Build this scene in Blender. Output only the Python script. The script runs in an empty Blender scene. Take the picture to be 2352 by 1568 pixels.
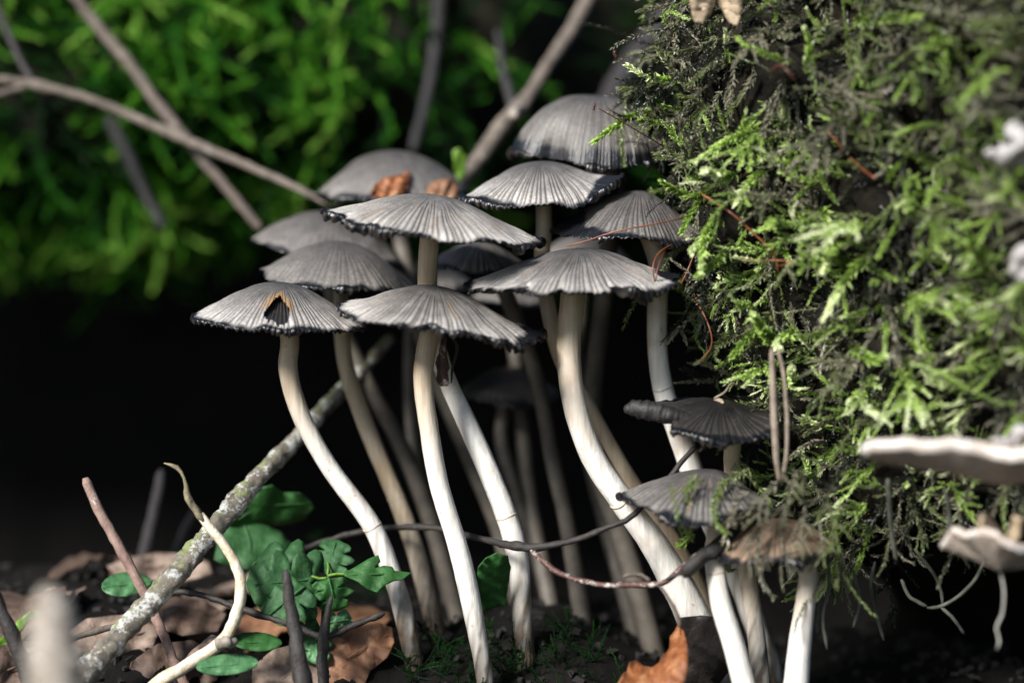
import bpy, bmesh, math, random
import numpy as np
from mathutils import Vector, Matrix

scene = bpy.context.scene
rng = np.random.default_rng(7)
random.seed(7)
R_ = math.radians

# ------------------------------------------------------------------ camera
PITCH = R_(7.0)
DIST = 0.60                      # camera to plane of focus
WID = 0.2048                     # width of the picture on that plane, metres
FWD = np.array([0, math.cos(PITCH), -math.sin(PITCH)])
UPV = np.array([0, math.sin(PITCH), math.cos(PITCH)])
RGT = np.array([1.0, 0, 0])
ZC = (1530 - 784) / 2352 * WID * math.cos(PITCH)
CAM = np.array([0, 0, ZC]) - FWD * DIST

def P(px, py, dd=0.0):
    """photo position (2352 x 1568 grid) and depth in mm behind the plane of focus -> metres"""
    k = (DIST + dd * 0.001) / DIST * WID / 2352
    return CAM + FWD * (DIST + dd * 0.001) + RGT * ((px - 1176) * k) + UPV * ((784 - py) * k)

PX = WID / 2352                  # one grid pixel at the plane of focus

cam_data = bpy.data.cameras.new('camera')
cam = bpy.data.objects.new('camera', cam_data)
scene.collection.objects.link(cam)
cam.location = CAM
cam.rotation_euler = (math.pi / 2 - PITCH, 0, 0)
cam_data.sensor_width = 36
cam_data.lens = 36 * DIST / WID
cam_data.clip_start = 0.01
cam_data.clip_end = 100
cam_data.dof.use_dof = True
cam_data.dof.focus_distance = DIST
cam_data.dof.aperture_fstop = 5.8
scene.camera = cam

# ------------------------------------------------------------------ light
SUN_EL, SUN_AZ = R_(36), R_(42)  # azimuth measured to the left of the camera axis, sun behind the camera
world = bpy.data.worlds.new('World')
scene.world = world
world.use_nodes = True
wn = world.node_tree.nodes
sky = wn.new('ShaderNodeTexSky')
sky.sky_type = 'NISHITA'
sky.sun_disc = False
sky.sun_elevation = SUN_EL
sky.sun_rotation = math.pi + SUN_AZ
wn['Background'].inputs['Strength'].default_value = 0.08
world.node_tree.links.new(sky.outputs[0], wn['Background'].inputs['Color'])
sun_d = bpy.data.lights.new('sun', 'SUN')
sun_d.energy = 4.5
sun_d.angle = R_(15)          # light filtered through a thin gap: soft-edged shadows
sun_d.color = (1.0, 0.975, 0.94)
sun = bpy.data.objects.new('sun', sun_d)
scene.collection.objects.link(sun)
to_sun = Vector((-math.sin(SUN_AZ) * math.cos(SUN_EL), -math.cos(SUN_AZ) * math.cos(SUN_EL), math.sin(SUN_EL)))
sun.rotation_euler = to_sun.to_track_quat('Z', 'Y').to_euler()
sun.location = to_sun * 2
vs = scene.view_settings
vs.view_transform = 'Standard'
vs.look = 'None'
vs.exposure = 0.65
vs.gamma = 1.0
scene.render.engine = 'CYCLES'

# ------------------------------------------------------------------ helpers
def tag(o, label=None, cat=None, group=None, kind=None):
    if label: o['label'] = label
    if cat: o['category'] = cat
    if group: o['group'] = group
    if kind: o['kind'] = kind
    return o

def empty(name, loc, label, cat, group=None):
    o = bpy.data.objects.new(name, None)
    scene.collection.objects.link(o)
    o.location = loc
    o.empty_display_size = 0.005
    return tag(o, label, cat, group)

def mk(name, verts, faces, mat, parent=None, attrs=None, smooth=True):
    """one mesh object; verts are in world metres, shifted to the parent's base or to their own base"""
    verts = np.asarray(verts, dtype=np.float64)
    if parent is not None:
        base = np.array(parent.get('_w', tuple(parent.location)))
        loc = (0, 0, 0)
    else:
        base = np.array([verts[:, 0].mean(), verts[:, 1].mean(), verts[:, 2].min()])
        loc = base
    me = bpy.data.meshes.new(name)
    v = (verts - base)
    if isinstance(faces, np.ndarray):
        n, k = faces.shape
        me.vertices.add(len(v)); me.vertices.foreach_set('co', v.astype(np.float32).ravel())
        me.loops.add(n * k); me.loops.foreach_set('vertex_index', faces.astype(np.int32).ravel())
        me.polygons.add(n)
        me.polygons.foreach_set('loop_start', np.arange(0, n * k, k, dtype=np.int32))
        me.update(calc_edges=True)
    else:
        me.from_pydata([tuple(p) for p in v], [], faces)
    me.validate()
    me.polygons.foreach_set('use_smooth', [smooth] * len(me.polygons))
    if attrs:
        for k, a in attrs.items():
            at = me.attributes.new(k, 'FLOAT', 'POINT')
            at.data.foreach_set('value', np.asarray(a, dtype=np.float32))
    me.materials.append(mat)
    o = bpy.data.objects.new(name, me)
    scene.collection.objects.link(o)
    o.location = loc
    if parent is not None:
        o.parent = parent
    o['_w'] = tuple(float(c) for c in base)
    return o

def fnoise(seed, n=6, base=1, fall=0.75):
    """smooth periodic noise of an angle, about -1..1"""
    r = np.random.default_rng(seed)
    ph = r.uniform(0, 2 * math.pi, n); am = np.array([fall ** i for i in range(n)]) * r.uniform(.5, 1, n)
    fr = np.array([base + i for i in range(n)]) + r.integers(0, 2, n)
    s = am.sum() * 0.6
    return lambda a: sum(am[i] * np.sin(fr[i] * np.asarray(a) + ph[i]) for i in range(n)) / s

def sstep(a, b, x):
    t = np.clip((np.asarray(x, dtype=float) - a) / (b - a), 0, 1)
    return t * t * (3 - 2 * t)

def unit(v):
    v = np.asarray(v, dtype=float)
    return v / (np.linalg.norm(v) + 1e-12)

def spline(pts, n):
    """Catmull-Rom through rows of any width"""
    p = np.asarray(pts, dtype=float)
    if len(p) == 2:
        t = np.linspace(0, 1, n)[:, None]
        return p[0] * (1 - t) + p[1] * t
    q = np.vstack([2 * p[0] - p[1], p, 2 * p[-1] - p[-2]])
    seg = np.linalg.norm(np.diff(p[:, :3], axis=0), axis=1)
    cum = np.concatenate([[0], np.cumsum(seg)]); cum /= cum[-1]
    out = []
    for s in np.linspace(0, 1, n):
        i = min(int(np.searchsorted(cum, s, side='right')) - 1, len(p) - 2)
        u = (s - cum[i]) / (cum[i + 1] - cum[i] + 1e-12)
        a, b, c, d = q[i], q[i + 1], q[i + 2], q[i + 3]
        out.append(0.5 * (2 * b + (c - a) * u + (2 * a - 5 * b + 4 * c - d) * u * u + (3 * b - a - 3 * c + d) * u ** 3))
    return np.array(out)

def tube_arrays(path, radii, sides=10, seed=0, rough=0.0, cap=True):
    path = np.asarray(path); n = len(path)
    T = np.gradient(path, axis=0); T /= np.linalg.norm(T, axis=1)[:, None] + 1e-12
    ref = np.array([0, -1.0, 0.2])
    N = ref - T * (T @ ref)[:, None]; N /= np.linalg.norm(N, axis=1)[:, None] + 1e-12
    B = np.cross(T, N)
    a = np.linspace(0, 2 * math.pi, sides, endpoint=False)
    r = np.repeat(np.asarray(radii)[:, None], sides, 1)
    if rough:
        g = np.random.default_rng(seed)
        nz = g.normal(0, 1, (n, sides))
        nz = (nz + np.roll(nz, 1, 1) + np.vstack([nz[:1], nz[:-1]])) / 2
        r = r * (1 + rough * nz)
    V = path[:, None, :] + r[:, :, None] * (np.cos(a)[None, :, None] * N[:, None, :] + np.sin(a)[None, :, None] * B[:, None, :])
    V = V.reshape(-1, 3)
    F = []
    for i in range(n - 1):
        for j in range(sides):
            k = (j + 1) % sides
            F.append((i * sides + j, i * sides + k, (i + 1) * sides + k, (i + 1) * sides + j))
    t = np.repeat(np.linspace(0, 1, n), sides)
    if cap:
        F.append(tuple(range(sides - 1, -1, -1)))
        F.append(tuple((n - 1) * sides + j for j in range(sides)))
    return V, F, t

# ------------------------------------------------------------------ materials
def newmat(name):
    m = bpy.data.materials.new(name)
    m.use_nodes = True
    nt = m.node_tree
    return m, nt, nt.nodes['Principled BSDF']

def nd(nt, kind, **kw):
    n = nt.nodes.new(kind)
    for k, v in kw.items():
        if k in n.inputs: n.inputs[k].default_value = v
        else: setattr(n, k, v)
    return n

def ramp(nt, fac, stops):
    r = nt.nodes.new('ShaderNodeValToRGB')
    e = r.color_ramp.elements
    while len(e) < len(stops): e.new(0.5)
    for x, (p, c) in zip(e, stops):
        x.position = p; x.color = (*c, 1)
    nt.links.new(fac, r.inputs[0])
    return r.outputs[0]

def mix(nt, fac, a, b, blend='MIX'):
    m = nt.nodes.new('ShaderNodeMix'); m.data_type = 'RGBA'; m.blend_type = blend
    for sock, v in ((m.inputs[0], fac), (m.inputs[6], a), (m.inputs[7], b)):
        if hasattr(v, 'links'): nt.links.new(v, sock)
        elif isinstance(v, (int, float)): sock.default_value = v
        else: sock.default_value = (*v, 1)
    return m.outputs[2]

def math_n(nt, op, a, b=0.0):
    m = nt.nodes.new('ShaderNodeMath'); m.operation = op
    for sock, v in ((m.inputs[0], a), (m.inputs[1], b)):
        if hasattr(v, 'links'): nt.links.new(v, sock)
        else: sock.default_value = v
    return m.outputs[0]

def attr(nt, name):
    a = nt.nodes.new('ShaderNodeAttribute'); a.attribute_name = name
    return a.outputs['Fac']

def noise(nt, scale, detail=4, rough=0.6, coord='Object', stretch=None):
    tc = nt.nodes.new('ShaderNodeTexCoord')
    n = nt.nodes.new('ShaderNodeTexNoise')
    n.inputs['Scale'].default_value = scale; n.inputs['Detail'].default_value = detail; n.inputs['Roughness'].default_value = rough
    src = tc.outputs[coord]
    if stretch:
        mp = nt.nodes.new('ShaderNodeMapping'); mp.inputs['Scale'].default_value = stretch
        nt.links.new(src, mp.inputs[0]); src = mp.outputs[0]
    nt.links.new(src, n.inputs['Vector'])
    return n.outputs['Fac']

def bump(nt, bsdf, h, dist, strength=1.0):
    b = nt.nodes.new('ShaderNodeBump')
    b.inputs['Distance'].default_value = dist; b.inputs['Strength'].default_value = strength
    nt.links.new(h, b.inputs['Height']); nt.links.new(b.outputs[0], bsdf.inputs['Normal'])

def mat_cap(name, centre, skirt, groove, stain=(0.30, 0.17, 0.07), rough=0.5):
    m, nt, b = newmat(name)
    rad = attr(nt, 'rad'); gr = attr(nt, 'groove'); ink = attr(nt, 'ink'); st = attr(nt, 'stain')
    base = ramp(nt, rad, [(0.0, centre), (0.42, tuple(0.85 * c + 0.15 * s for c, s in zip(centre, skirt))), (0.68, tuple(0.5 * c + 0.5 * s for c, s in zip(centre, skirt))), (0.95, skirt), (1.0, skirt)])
    n1 = noise(nt, 260, 5, 0.65)
    base = mix(nt, 1.0, base, ramp(nt, n1, [(0.3, (0.66, 0.66, 0.67)), (0.7, (1.22, 1.2, 1.18))]), 'MULTIPLY')
    n2 = noise(nt, 1900, 3, 0.7)
    base = mix(nt, 1.0, base, ramp(nt, n2, [(0.35, (0.72, 0.71, 0.7)), (0.65, (1.18, 1.18, 1.18))]), 'MULTIPLY')
    base = mix(nt, math_n(nt, 'MULTIPLY', gr, 0.92), base, groove)
    base = mix(nt, st, base, stain)
    base = mix(nt, ink, base, (0.008, 0.009, 0.012))
    nt.links.new(base, b.inputs['Base Color'])
    b.inputs['Roughness'].default_value = rough
    nt.links.new(ramp(nt, ink, [(0, (rough,) * 3), (1, (0.3,) * 3)]), b.inputs['Roughness'])
    bump(nt, b, math_n(nt, 'ADD', n2, math_n(nt, 'MULTIPLY', n1, 2.0)), 0.00012)
    return m

M = {}
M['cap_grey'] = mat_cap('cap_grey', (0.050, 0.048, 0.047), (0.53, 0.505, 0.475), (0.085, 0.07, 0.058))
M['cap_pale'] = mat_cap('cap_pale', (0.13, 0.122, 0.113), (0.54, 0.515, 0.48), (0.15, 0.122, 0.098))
M['cap_soft'] = mat_cap('cap_soft', (0.075, 0.069, 0.065), (0.20, 0.185, 0.17), (0.08, 0.08, 0.072))  # rear caps: shade put into a darker, browner colour
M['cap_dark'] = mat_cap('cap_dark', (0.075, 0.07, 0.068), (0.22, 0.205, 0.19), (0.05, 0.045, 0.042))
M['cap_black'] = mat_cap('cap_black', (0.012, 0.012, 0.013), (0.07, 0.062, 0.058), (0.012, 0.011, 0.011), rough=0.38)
M['cap_brown'] = mat_cap('cap_brown', (0.09, 0.06, 0.04), (0.30, 0.21, 0.14), (0.07, 0.045, 0.03))

def simple(name, col_a, col_b, scale=200, rough=0.7, bumpd=0.0003, detail=5, spec=0.5):
    m, nt, b = newmat(name)
    n = noise(nt, scale, detail, 0.65)
    nt.links.new(ramp(nt, n, [(0.3, col_a), (0.7, col_b)]), b.inputs['Base Color'])
    b.inputs['Roughness'].default_value = rough
    b.inputs['Specular IOR Level'].default_value = spec
    if bumpd: bump(nt, b, n, bumpd)
    return m

M['gills'] = simple('gills', (0.010, 0.009, 0.009), (0.03, 0.026, 0.024), 500, 0.6)
def mat_rim():
    m, nt, b = newmat('inky_rim')
    rib = attr(nt, 'rib')
    n = noise(nt, 900, 3)
    c = mix(nt, rib, (0.005, 0.0055, 0.008), (0.055, 0.045, 0.038))
    c = mix(nt, 1.0, c, ramp(nt, n, [(0.35, (0.5, 0.5, 0.5)), (0.7, (1.3, 1.3, 1.3))]), 'MULTIPLY')
    nt.links.new(c, b.inputs['Base Color'])
    b.inputs['Roughness'].default_value = 0.32
    bump(nt, b, n, 0.0002)
    return m
M['rim'] = mat_rim()

def mat_stem():
    m, nt, b = newmat('stem_flesh')
    tan = attr(nt, 'tan'); dirt_shade = attr(nt, 'dirt')
    fib = noise(nt, 700, 5, 0.65, stretch=(1, 1, 0.05))
    blot = noise(nt, 130, 3, 0.5)
    base = ramp(nt, fib, [(0.3, (0.60, 0.555, 0.49)), (0.55, (0.80, 0.77, 0.71)), (0.75, (0.87, 0.855, 0.82))])
    tanc = ramp(nt, fib, [(0.3, (0.34, 0.25, 0.15)), (0.7, (0.50, 0.40, 0.27))])
    c = mix(nt, math_n(nt, 'MULTIPLY', tan, ramp(nt, blot, [(0.2, (0.75,) * 3), (0.8, (1.0,) * 3)])), base, tanc)
    bru = noise(nt, 60, 4, 0.6)
    c = mix(nt, ramp(nt, bru, [(0.56, (0, 0, 0)), (0.72, (0.5, 0.5, 0.5))]), c, (0.42, 0.30, 0.19))
    spk = noise(nt, 700, 2, 0.5)
    c = mix(nt, ramp(nt, spk, [(0.70, (0, 0, 0)), (0.76, (0.55, 0.55, 0.55))]), c, (0.25, 0.18, 0.12))
    c = mix(nt, dirt_shade, c, ramp(nt, noise(nt, 350, 4), [(0.35, (0.02, 0.016, 0.012)), (0.65, (0.10, 0.075, 0.05))]))
    nt.links.new(c, b.inputs['Base Color'])
    b.inputs['Roughness'].default_value = 0.42
    b.inputs['Subsurface Weight'].default_value = 0.35
    b.inputs['Subsurface Radius'].default_value = (1.0, 0.5, 0.25)
    b.inputs['Subsurface Scale'].default_value = 0.0012
    bump(nt, b, fib, 0.0003)
    return m
M['stem'] = mat_stem()
M['stem_old'] = simple('stem_old', (0.055, 0.047, 0.038), (0.145, 0.125, 0.10), 160, 0.6, 0.0002)  # darker stem copy: shade inside the cluster put into the colour
M['ring'] = simple('ring_scar', (0.34, 0.26, 0.17), (0.58, 0.50, 0.38), 500, 0.6, 0.0001)

def mat_moss(name, stops, transl=0.3, rough=0.36, spec=0.5):
    m, nt, b = newmat(name)
    tone = attr(nt, 'tone')
    oi = nt.nodes.new('ShaderNodeObjectInfo')
    v = math_n(nt, 'ADD', tone, math_n(nt, 'MULTIPLY', math_n(nt, 'SUBTRACT', oi.outputs['Random'], 0.5), 0.22))
    c = ramp(nt, v, stops)
    nt.links.new(c, b.inputs['Base Color'])
    b.inputs['Roughness'].default_value = rough
    b.inputs['Specular IOR Level'].default_value = spec
    tr = nt.nodes.new('ShaderNodeBsdfTranslucent')
    nt.links.new(mix(nt, 1.0, c, (1.0, 1.0, 0.6), 'MULTIPLY'), tr.inputs['Color'])
    ms = nt.nodes.new('ShaderNodeMixShader'); ms.inputs[0].default_value = transl
    out = nt.nodes['Material Output']
    nt.links.new(b.outputs[0], ms.inputs[1]); nt.links.new(tr.outputs[0], ms.inputs[2])
    nt.links.new(ms.outputs[0], out.inputs['Surface'])
    return m
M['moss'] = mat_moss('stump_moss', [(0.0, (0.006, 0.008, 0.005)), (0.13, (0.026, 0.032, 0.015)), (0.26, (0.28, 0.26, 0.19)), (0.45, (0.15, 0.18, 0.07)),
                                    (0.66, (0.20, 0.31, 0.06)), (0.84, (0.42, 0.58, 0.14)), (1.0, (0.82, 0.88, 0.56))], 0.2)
M['bank_moss'] = mat_moss('log_moss', [(0.0, (0.002, 0.008, 0.002)), (0.30, (0.005, 0.035, 0.004)), (0.55, (0.025, 0.14, 0.007)),
                                       (0.78, (0.10, 0.32, 0.018)), (1.0, (0.28, 0.52, 0.08))], 0.35, 0.6, 0.2)

M['soil'] = simple('humus', (0.002, 0.002, 0.0018), (0.010, 0.0085, 0.007), 90, 0.9, 0.002, 8, 0.15)
M['stump_wood'] = simple('stump_wood', (0.004, 0.004, 0.003), (0.022, 0.018, 0.012), 120, 0.9, 0.002, 6, 0.15)
M['log_wood'] = simple('log_wood', (0.004, 0.005, 0.003), (0.02, 0.02, 0.012), 70, 0.9, 0.002, 6, 0.15)

def mat_bark(name, cols, lichen=None, moss=None, rough=0.8, stretch=None):
    m, nt, b = newmat(name)
    n = noise(nt, 330, 6, 0.7)
    c = ramp(nt, n, cols)
    if lichen:
        n2 = noise(nt, 300, 6, 0.75)
        c = mix(nt, ramp(nt, n2, [(lichen[0], (0, 0, 0)), (lichen[0] + 0.06, (1, 1, 1))]), c, lichen[1])
    if moss:
        n3 = noise(nt, 240, 6, 0.8)
        geo = nt.nodes.new('ShaderNodeNewGeometry'); sx = nt.nodes.new('ShaderNodeSeparateXYZ')
        nt.links.new(geo.outputs['Normal'], sx.inputs[0])
        up = math_n(nt, 'ADD', n3, math_n(nt, 'MULTIPLY', sx.outputs['Z'], 0.16))
        c = mix(nt, ramp(nt, up, [(moss[0], (0, 0, 0)), (moss[0] + 0.07, (1, 1, 1))]), c, moss[1])
    nt.links.new(c, b.inputs['Base Color'])
    b.inputs['Roughness'].default_value = rough
    bump(nt, b, n, 0.0006)
    return m
M['bark_lichen'] = mat_bark('bark_lichen', [(0.3, (0.05, 0.042, 0.03)), (0.7, (0.24, 0.21, 0.165))], (0.505, (0.48, 0.48, 0.45)), (0.64, (0.19, 0.22, 0.085)))
M['bark_grey'] = mat_bark('bark_grey', [(0.3, (0.055, 0.045, 0.036)), (0.7, (0.19, 0.15, 0.12))], (0.62, (0.34, 0.30, 0.26)))
M['bark_pale'] = mat_bark('bark_pale', [(0.3, (0.12, 0.095, 0.07)), (0.7, (0.42, 0.37, 0.31))], (0.56, (0.60, 0.57, 0.52)))
M['bark_mid'] = mat_bark('bark_mid', [(0.3, (0.07, 0.055, 0.042)), (0.7, (0.23, 0.19, 0.155))], (0.60, (0.42, 0.39, 0.35)))
M['bark_dark'] = mat_bark('bark_dark', [(0.3, (0.008, 0.007, 0.007)), (0.7, (0.045, 0.037, 0.032))], (0.66, (0.16, 0.14, 0.125)), rough=0.6)
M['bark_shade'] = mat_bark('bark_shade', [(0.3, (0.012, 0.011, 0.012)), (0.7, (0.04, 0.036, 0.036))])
M['bark_red'] = mat_bark('bark_red', [(0.3, (0.05, 0.02, 0.016)), (0.7, (0.13, 0.06, 0.045))], (0.52, (0.50, 0.46, 0.42)), rough=0.45)
M['bark_pink'] = mat_bark('bark_pink', [(0.3, (0.16, 0.09, 0.075)), (0.7, (0.36, 0.25, 0.20))], (0.60, (0.52, 0.46, 0.41)))
M['straw'] = mat_bark('straw', [(0.3, (0.46, 0.33, 0.19)), (0.55, (0.76, 0.68, 0.52)), (0.75, (0.82, 0.77, 0.66))], None, rough=0.45)
M['straw_dirty'] = mat_bark('straw_dirty', [(0.35, (0.035, 0.03, 0.02)), (0.6, (0.26, 0.22, 0.13))], None, rough=0.8)
M['seta'] = simple('seta', (0.10, 0.028, 0.012), (0.30, 0.10, 0.04), 300, 0.4, 0)
M['capsule'] = simple('capsule', (0.02, 0.008, 0.006), (0.09, 0.03, 0.02), 400, 0.4, 0)
M['rootlet'] = simple('rootlet', (0.03, 0.035, 0.025), (0.10, 0.105, 0.08), 300, 0.8, 0.0002)
M['rootlet_pale'] = simple('rootlet_pale', (0.22, 0.22, 0.19), (0.46, 0.45, 0.40), 300, 0.7, 0.0002)
M['dry_grass'] = simple('dry_grass', (0.13, 0.095, 0.07), (0.34, 0.28, 0.22), 400, 0.7, 0.0001)
M['bracket'] = simple('bracket_flesh', (0.46, 0.35, 0.27), (0.82, 0.78, 0.73), 330, 0.6, 0.0004)
M['bracket_pore'] = simple('bracket_pores', (0.40, 0.32, 0.25), (0.62, 0.53, 0.45), 700, 0.8, 0.0003)
M['bracket_dirt'] = simple('bracket_top', (0.30, 0.20, 0.14), (0.66, 0.56, 0.50), 200, 0.8, 0.0004)

def mat_leaf(name, cols, rough=0.5, transl=0.25, veins=None):
    m, nt, b = newmat(name)
    n = noise(nt, 140, 5, 0.65)
    c = ramp(nt, n, cols)
    n2 = noise(nt, 600, 3, 0.6)
    c = mix(nt, 1.0, c, ramp(nt, n2, [(0.3, (0.75, 0.75, 0.75)), (0.7, (1.15, 1.15, 1.15))]), 'MULTIPLY')
    nt.links.new(c, b.inputs['Base Color'])
    b.inputs['Roughness'].default_value = rough
    bump(nt, b, n2, 0.0003)
    tr = nt.nodes.new('ShaderNodeBsdfTranslucent'); nt.links.new(c, tr.inputs['Color'])
    ms = nt.nodes.new('ShaderNodeMixShader'); ms.inputs[0].default_value = transl
    nt.links.new(b.outputs[0], ms.inputs[1]); nt.links.new(tr.outputs[0], ms.inputs[2])
    nt.links.new(ms.outputs[0], nt.nodes['Material Output'].inputs['Surface'])
    return m
M['leaf_green'] = mat_leaf('leaf_green', [(0.3, (0.022, 0.11, 0.02)), (0.7, (0.06, 0.20, 0.045))], 0.6, 0.35)
M['leaf_bluegreen'] = mat_leaf('leaf_bluegreen', [(0.3, (0.022, 0.095, 0.028)), (0.7, (0.065, 0.19, 0.06))], 0.62, 0.35)
M['leaf_pale'] = mat_leaf('leaf_pale', [(0.3, (0.06, 0.19, 0.07)), (0.7, (0.13, 0.30, 0.13))], 0.45)
M['leaf_lime'] = mat_leaf('leaf_lime', [(0.3, (0.10, 0.24, 0.02)), (0.7, (0.22, 0.38, 0.05))], 0.45)
M['leaf_brown'] = mat_leaf('leaf_brown', [(0.3, (0.05, 0.03, 0.02)), (0.7, (0.17, 0.11, 0.08))], 0.7, 0.15)
M['leaf_tan'] = mat_leaf('leaf_tan', [(0.3, (0.16, 0.11, 0.08)), (0.7, (0.44, 0.33, 0.26))], 0.7, 0.15)
M['leaf_orange'] = mat_leaf('leaf_orange', [(0.3, (0.15, 0.06, 0.03)), (0.7, (0.48, 0.26, 0.14))], 0.6, 0.2)
M['leaf_rust'] = mat_leaf('leaf_rust', [(0.30, (0.035, 0.014, 0.008)), (0.5, (0.30, 0.10, 0.03)), (0.72, (0.62, 0.36, 0.19))], 0.55, 0.2)
M['leaf_black'] = mat_leaf('leaf_black', [(0.3, (0.006, 0.005, 0.005)), (0.7, (0.03, 0.022, 0.018))], 0.6, 0.0)
M['petal'] = mat_leaf('dry_petal', [(0.3, (0.40, 0.29, 0.18)), (0.7, (0.66, 0.54, 0.38))], 0.6, 0.2)

# ------------------------------------------------------------------ ground
def gh(x, y):
    """height of the ground (m)"""
    x = np.asarray(x, dtype=float); y = np.asarray(y, dtype=float)
    h = -0.010 * sstep(0.01, 0.06, x)
    h = h + 0.006 * sstep(-0.02, -0.09, x) * sstep(-0.02, 0.06, y)
    h = h - 0.014 * sstep(0.010, -0.03, y)
    h = h - 0.06 * sstep(0.066, 0.10, y) + 0.36 * sstep(0.245, 0.42, y)
    h = h + (0.0022 * np.sin(61 * x + 1.3) * np.sin(53 * y + .4) + 0.0012 * np.sin(143 * x + 37 * y) + 0.0008 * np.sin(211 * y - 97 * x + 2))
    return h

def build_ground():
    a = np.concatenate([[-30, -8, -3, -1.2], np.linspace(-0.45, 0.45, 181), [1.2, 3, 8, 30]])
    c = np.concatenate([[-30, -8, -3, -1.2], np.linspace(-0.4, 0.5, 181), [1.2, 3, 8, 30]])
    X, Y = np.meshgrid(a, c)
    Z = gh(X, Y)
    fine = (np.abs(X) < 0.46) & (np.abs(Y) < 0.52)
    g = np.random.default_rng(3)
    Z = Z + np.where(fine, g.normal(0, 0.0007, Z.shape), 0)
    V = np.stack([X, Y, Z], -1).reshape(-1, 3)
    nx = len(a)
    i, j = np.meshgrid(np.arange(len(c) - 1), np.arange(nx - 1), indexing='ij')
    k = (i * nx + j).ravel()
    F = np.stack([k, k + 1, k + 1 + nx, k + nx], 1)
    o = mk('ground', V, F, M['soil'])
    tag(o, kind='structure')
build_ground()

# ------------------------------------------------------------------ moss shoots
def leaf_blades(pts, T, N, B, n, L, Wd, spread, r, seed_phase=0.0, taper=0.5, jit=0.25):
    """pointed folded leaves set spirally round a stem; returns verts, tris and position along the stem"""
    V, F, A = [], [], []
    m = len(pts)
    for i in range(n):
        t = (i + r.uniform(0.1, 0.9)) / n
        k = min(int(t * (m - 1)), m - 2); u = t * (m - 1) - k
        p = pts[k] * (1 - u) + pts[k + 1] * u
        a = seed_phase + i * 2.39996 + r.normal(0, 0.25)
        out = math.cos(a) * N[k] + math.sin(a) * B[k]
        side = np.cross(T[k], out)
        sp = max(0.15, spread * (1 - 0.6 * t ** 3) + r.normal(0, jit))
        d = unit(T[k] * math.cos(sp) + out * math.sin(sp))
        upv = unit(np.cross(side, d))
        l = L * (1 - taper * t) * r.uniform(0.75, 1.2); w = Wd * (1 - 0.4 * taper * t) * r.uniform(0.8, 1.2)
        b0 = len(V)
        V += [p, p + d * l * 0.42 + side * w + upv * w * 0.35, p + d * l * 0.42 - upv * w * 0.35, p + d * l * 0.42 - side * w + upv * w * 0.35, p + d * l + upv * l * r.uniform(-.1, .18)]
        F += [(b0, b0 + 1, b0 + 2), (b0, b0 + 2, b0 + 3), (b0 + 2, b0 + 1, b0 + 4), (b0 + 2, b0 + 4, b0 + 3)]
        A += [t - 0.10, t, t, t, t + 0.08]
    return V, F, A

def frames(path):
    T = np.gradient(path, axis=0); T /= np.linalg.norm(T, axis=1)[:, None] + 1e-12
    ref = np.array([0.05, 0.2, 1.0])
    N = ref - T * (T @ ref)[:, None]; N /= np.linalg.norm(N, axis=1)[:, None] + 1e-12
    return T, N, np.cross(T, N)

def curve_path(L, bend, wig, r, m=9):
    th = 0.0; ph = 0.0; p = np.zeros(3); out = [p.copy()]
    for i in range(m - 1):
        th += bend / (m - 1) + r.normal(0, wig); ph += r.normal(0, wig)
        p = p + np.array([math.cos(th) * math.cos(ph), math.sin(ph), -math.sin(th)]) * L / (m - 1)
        out.append(p.copy())
    return np.array(out)

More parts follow.
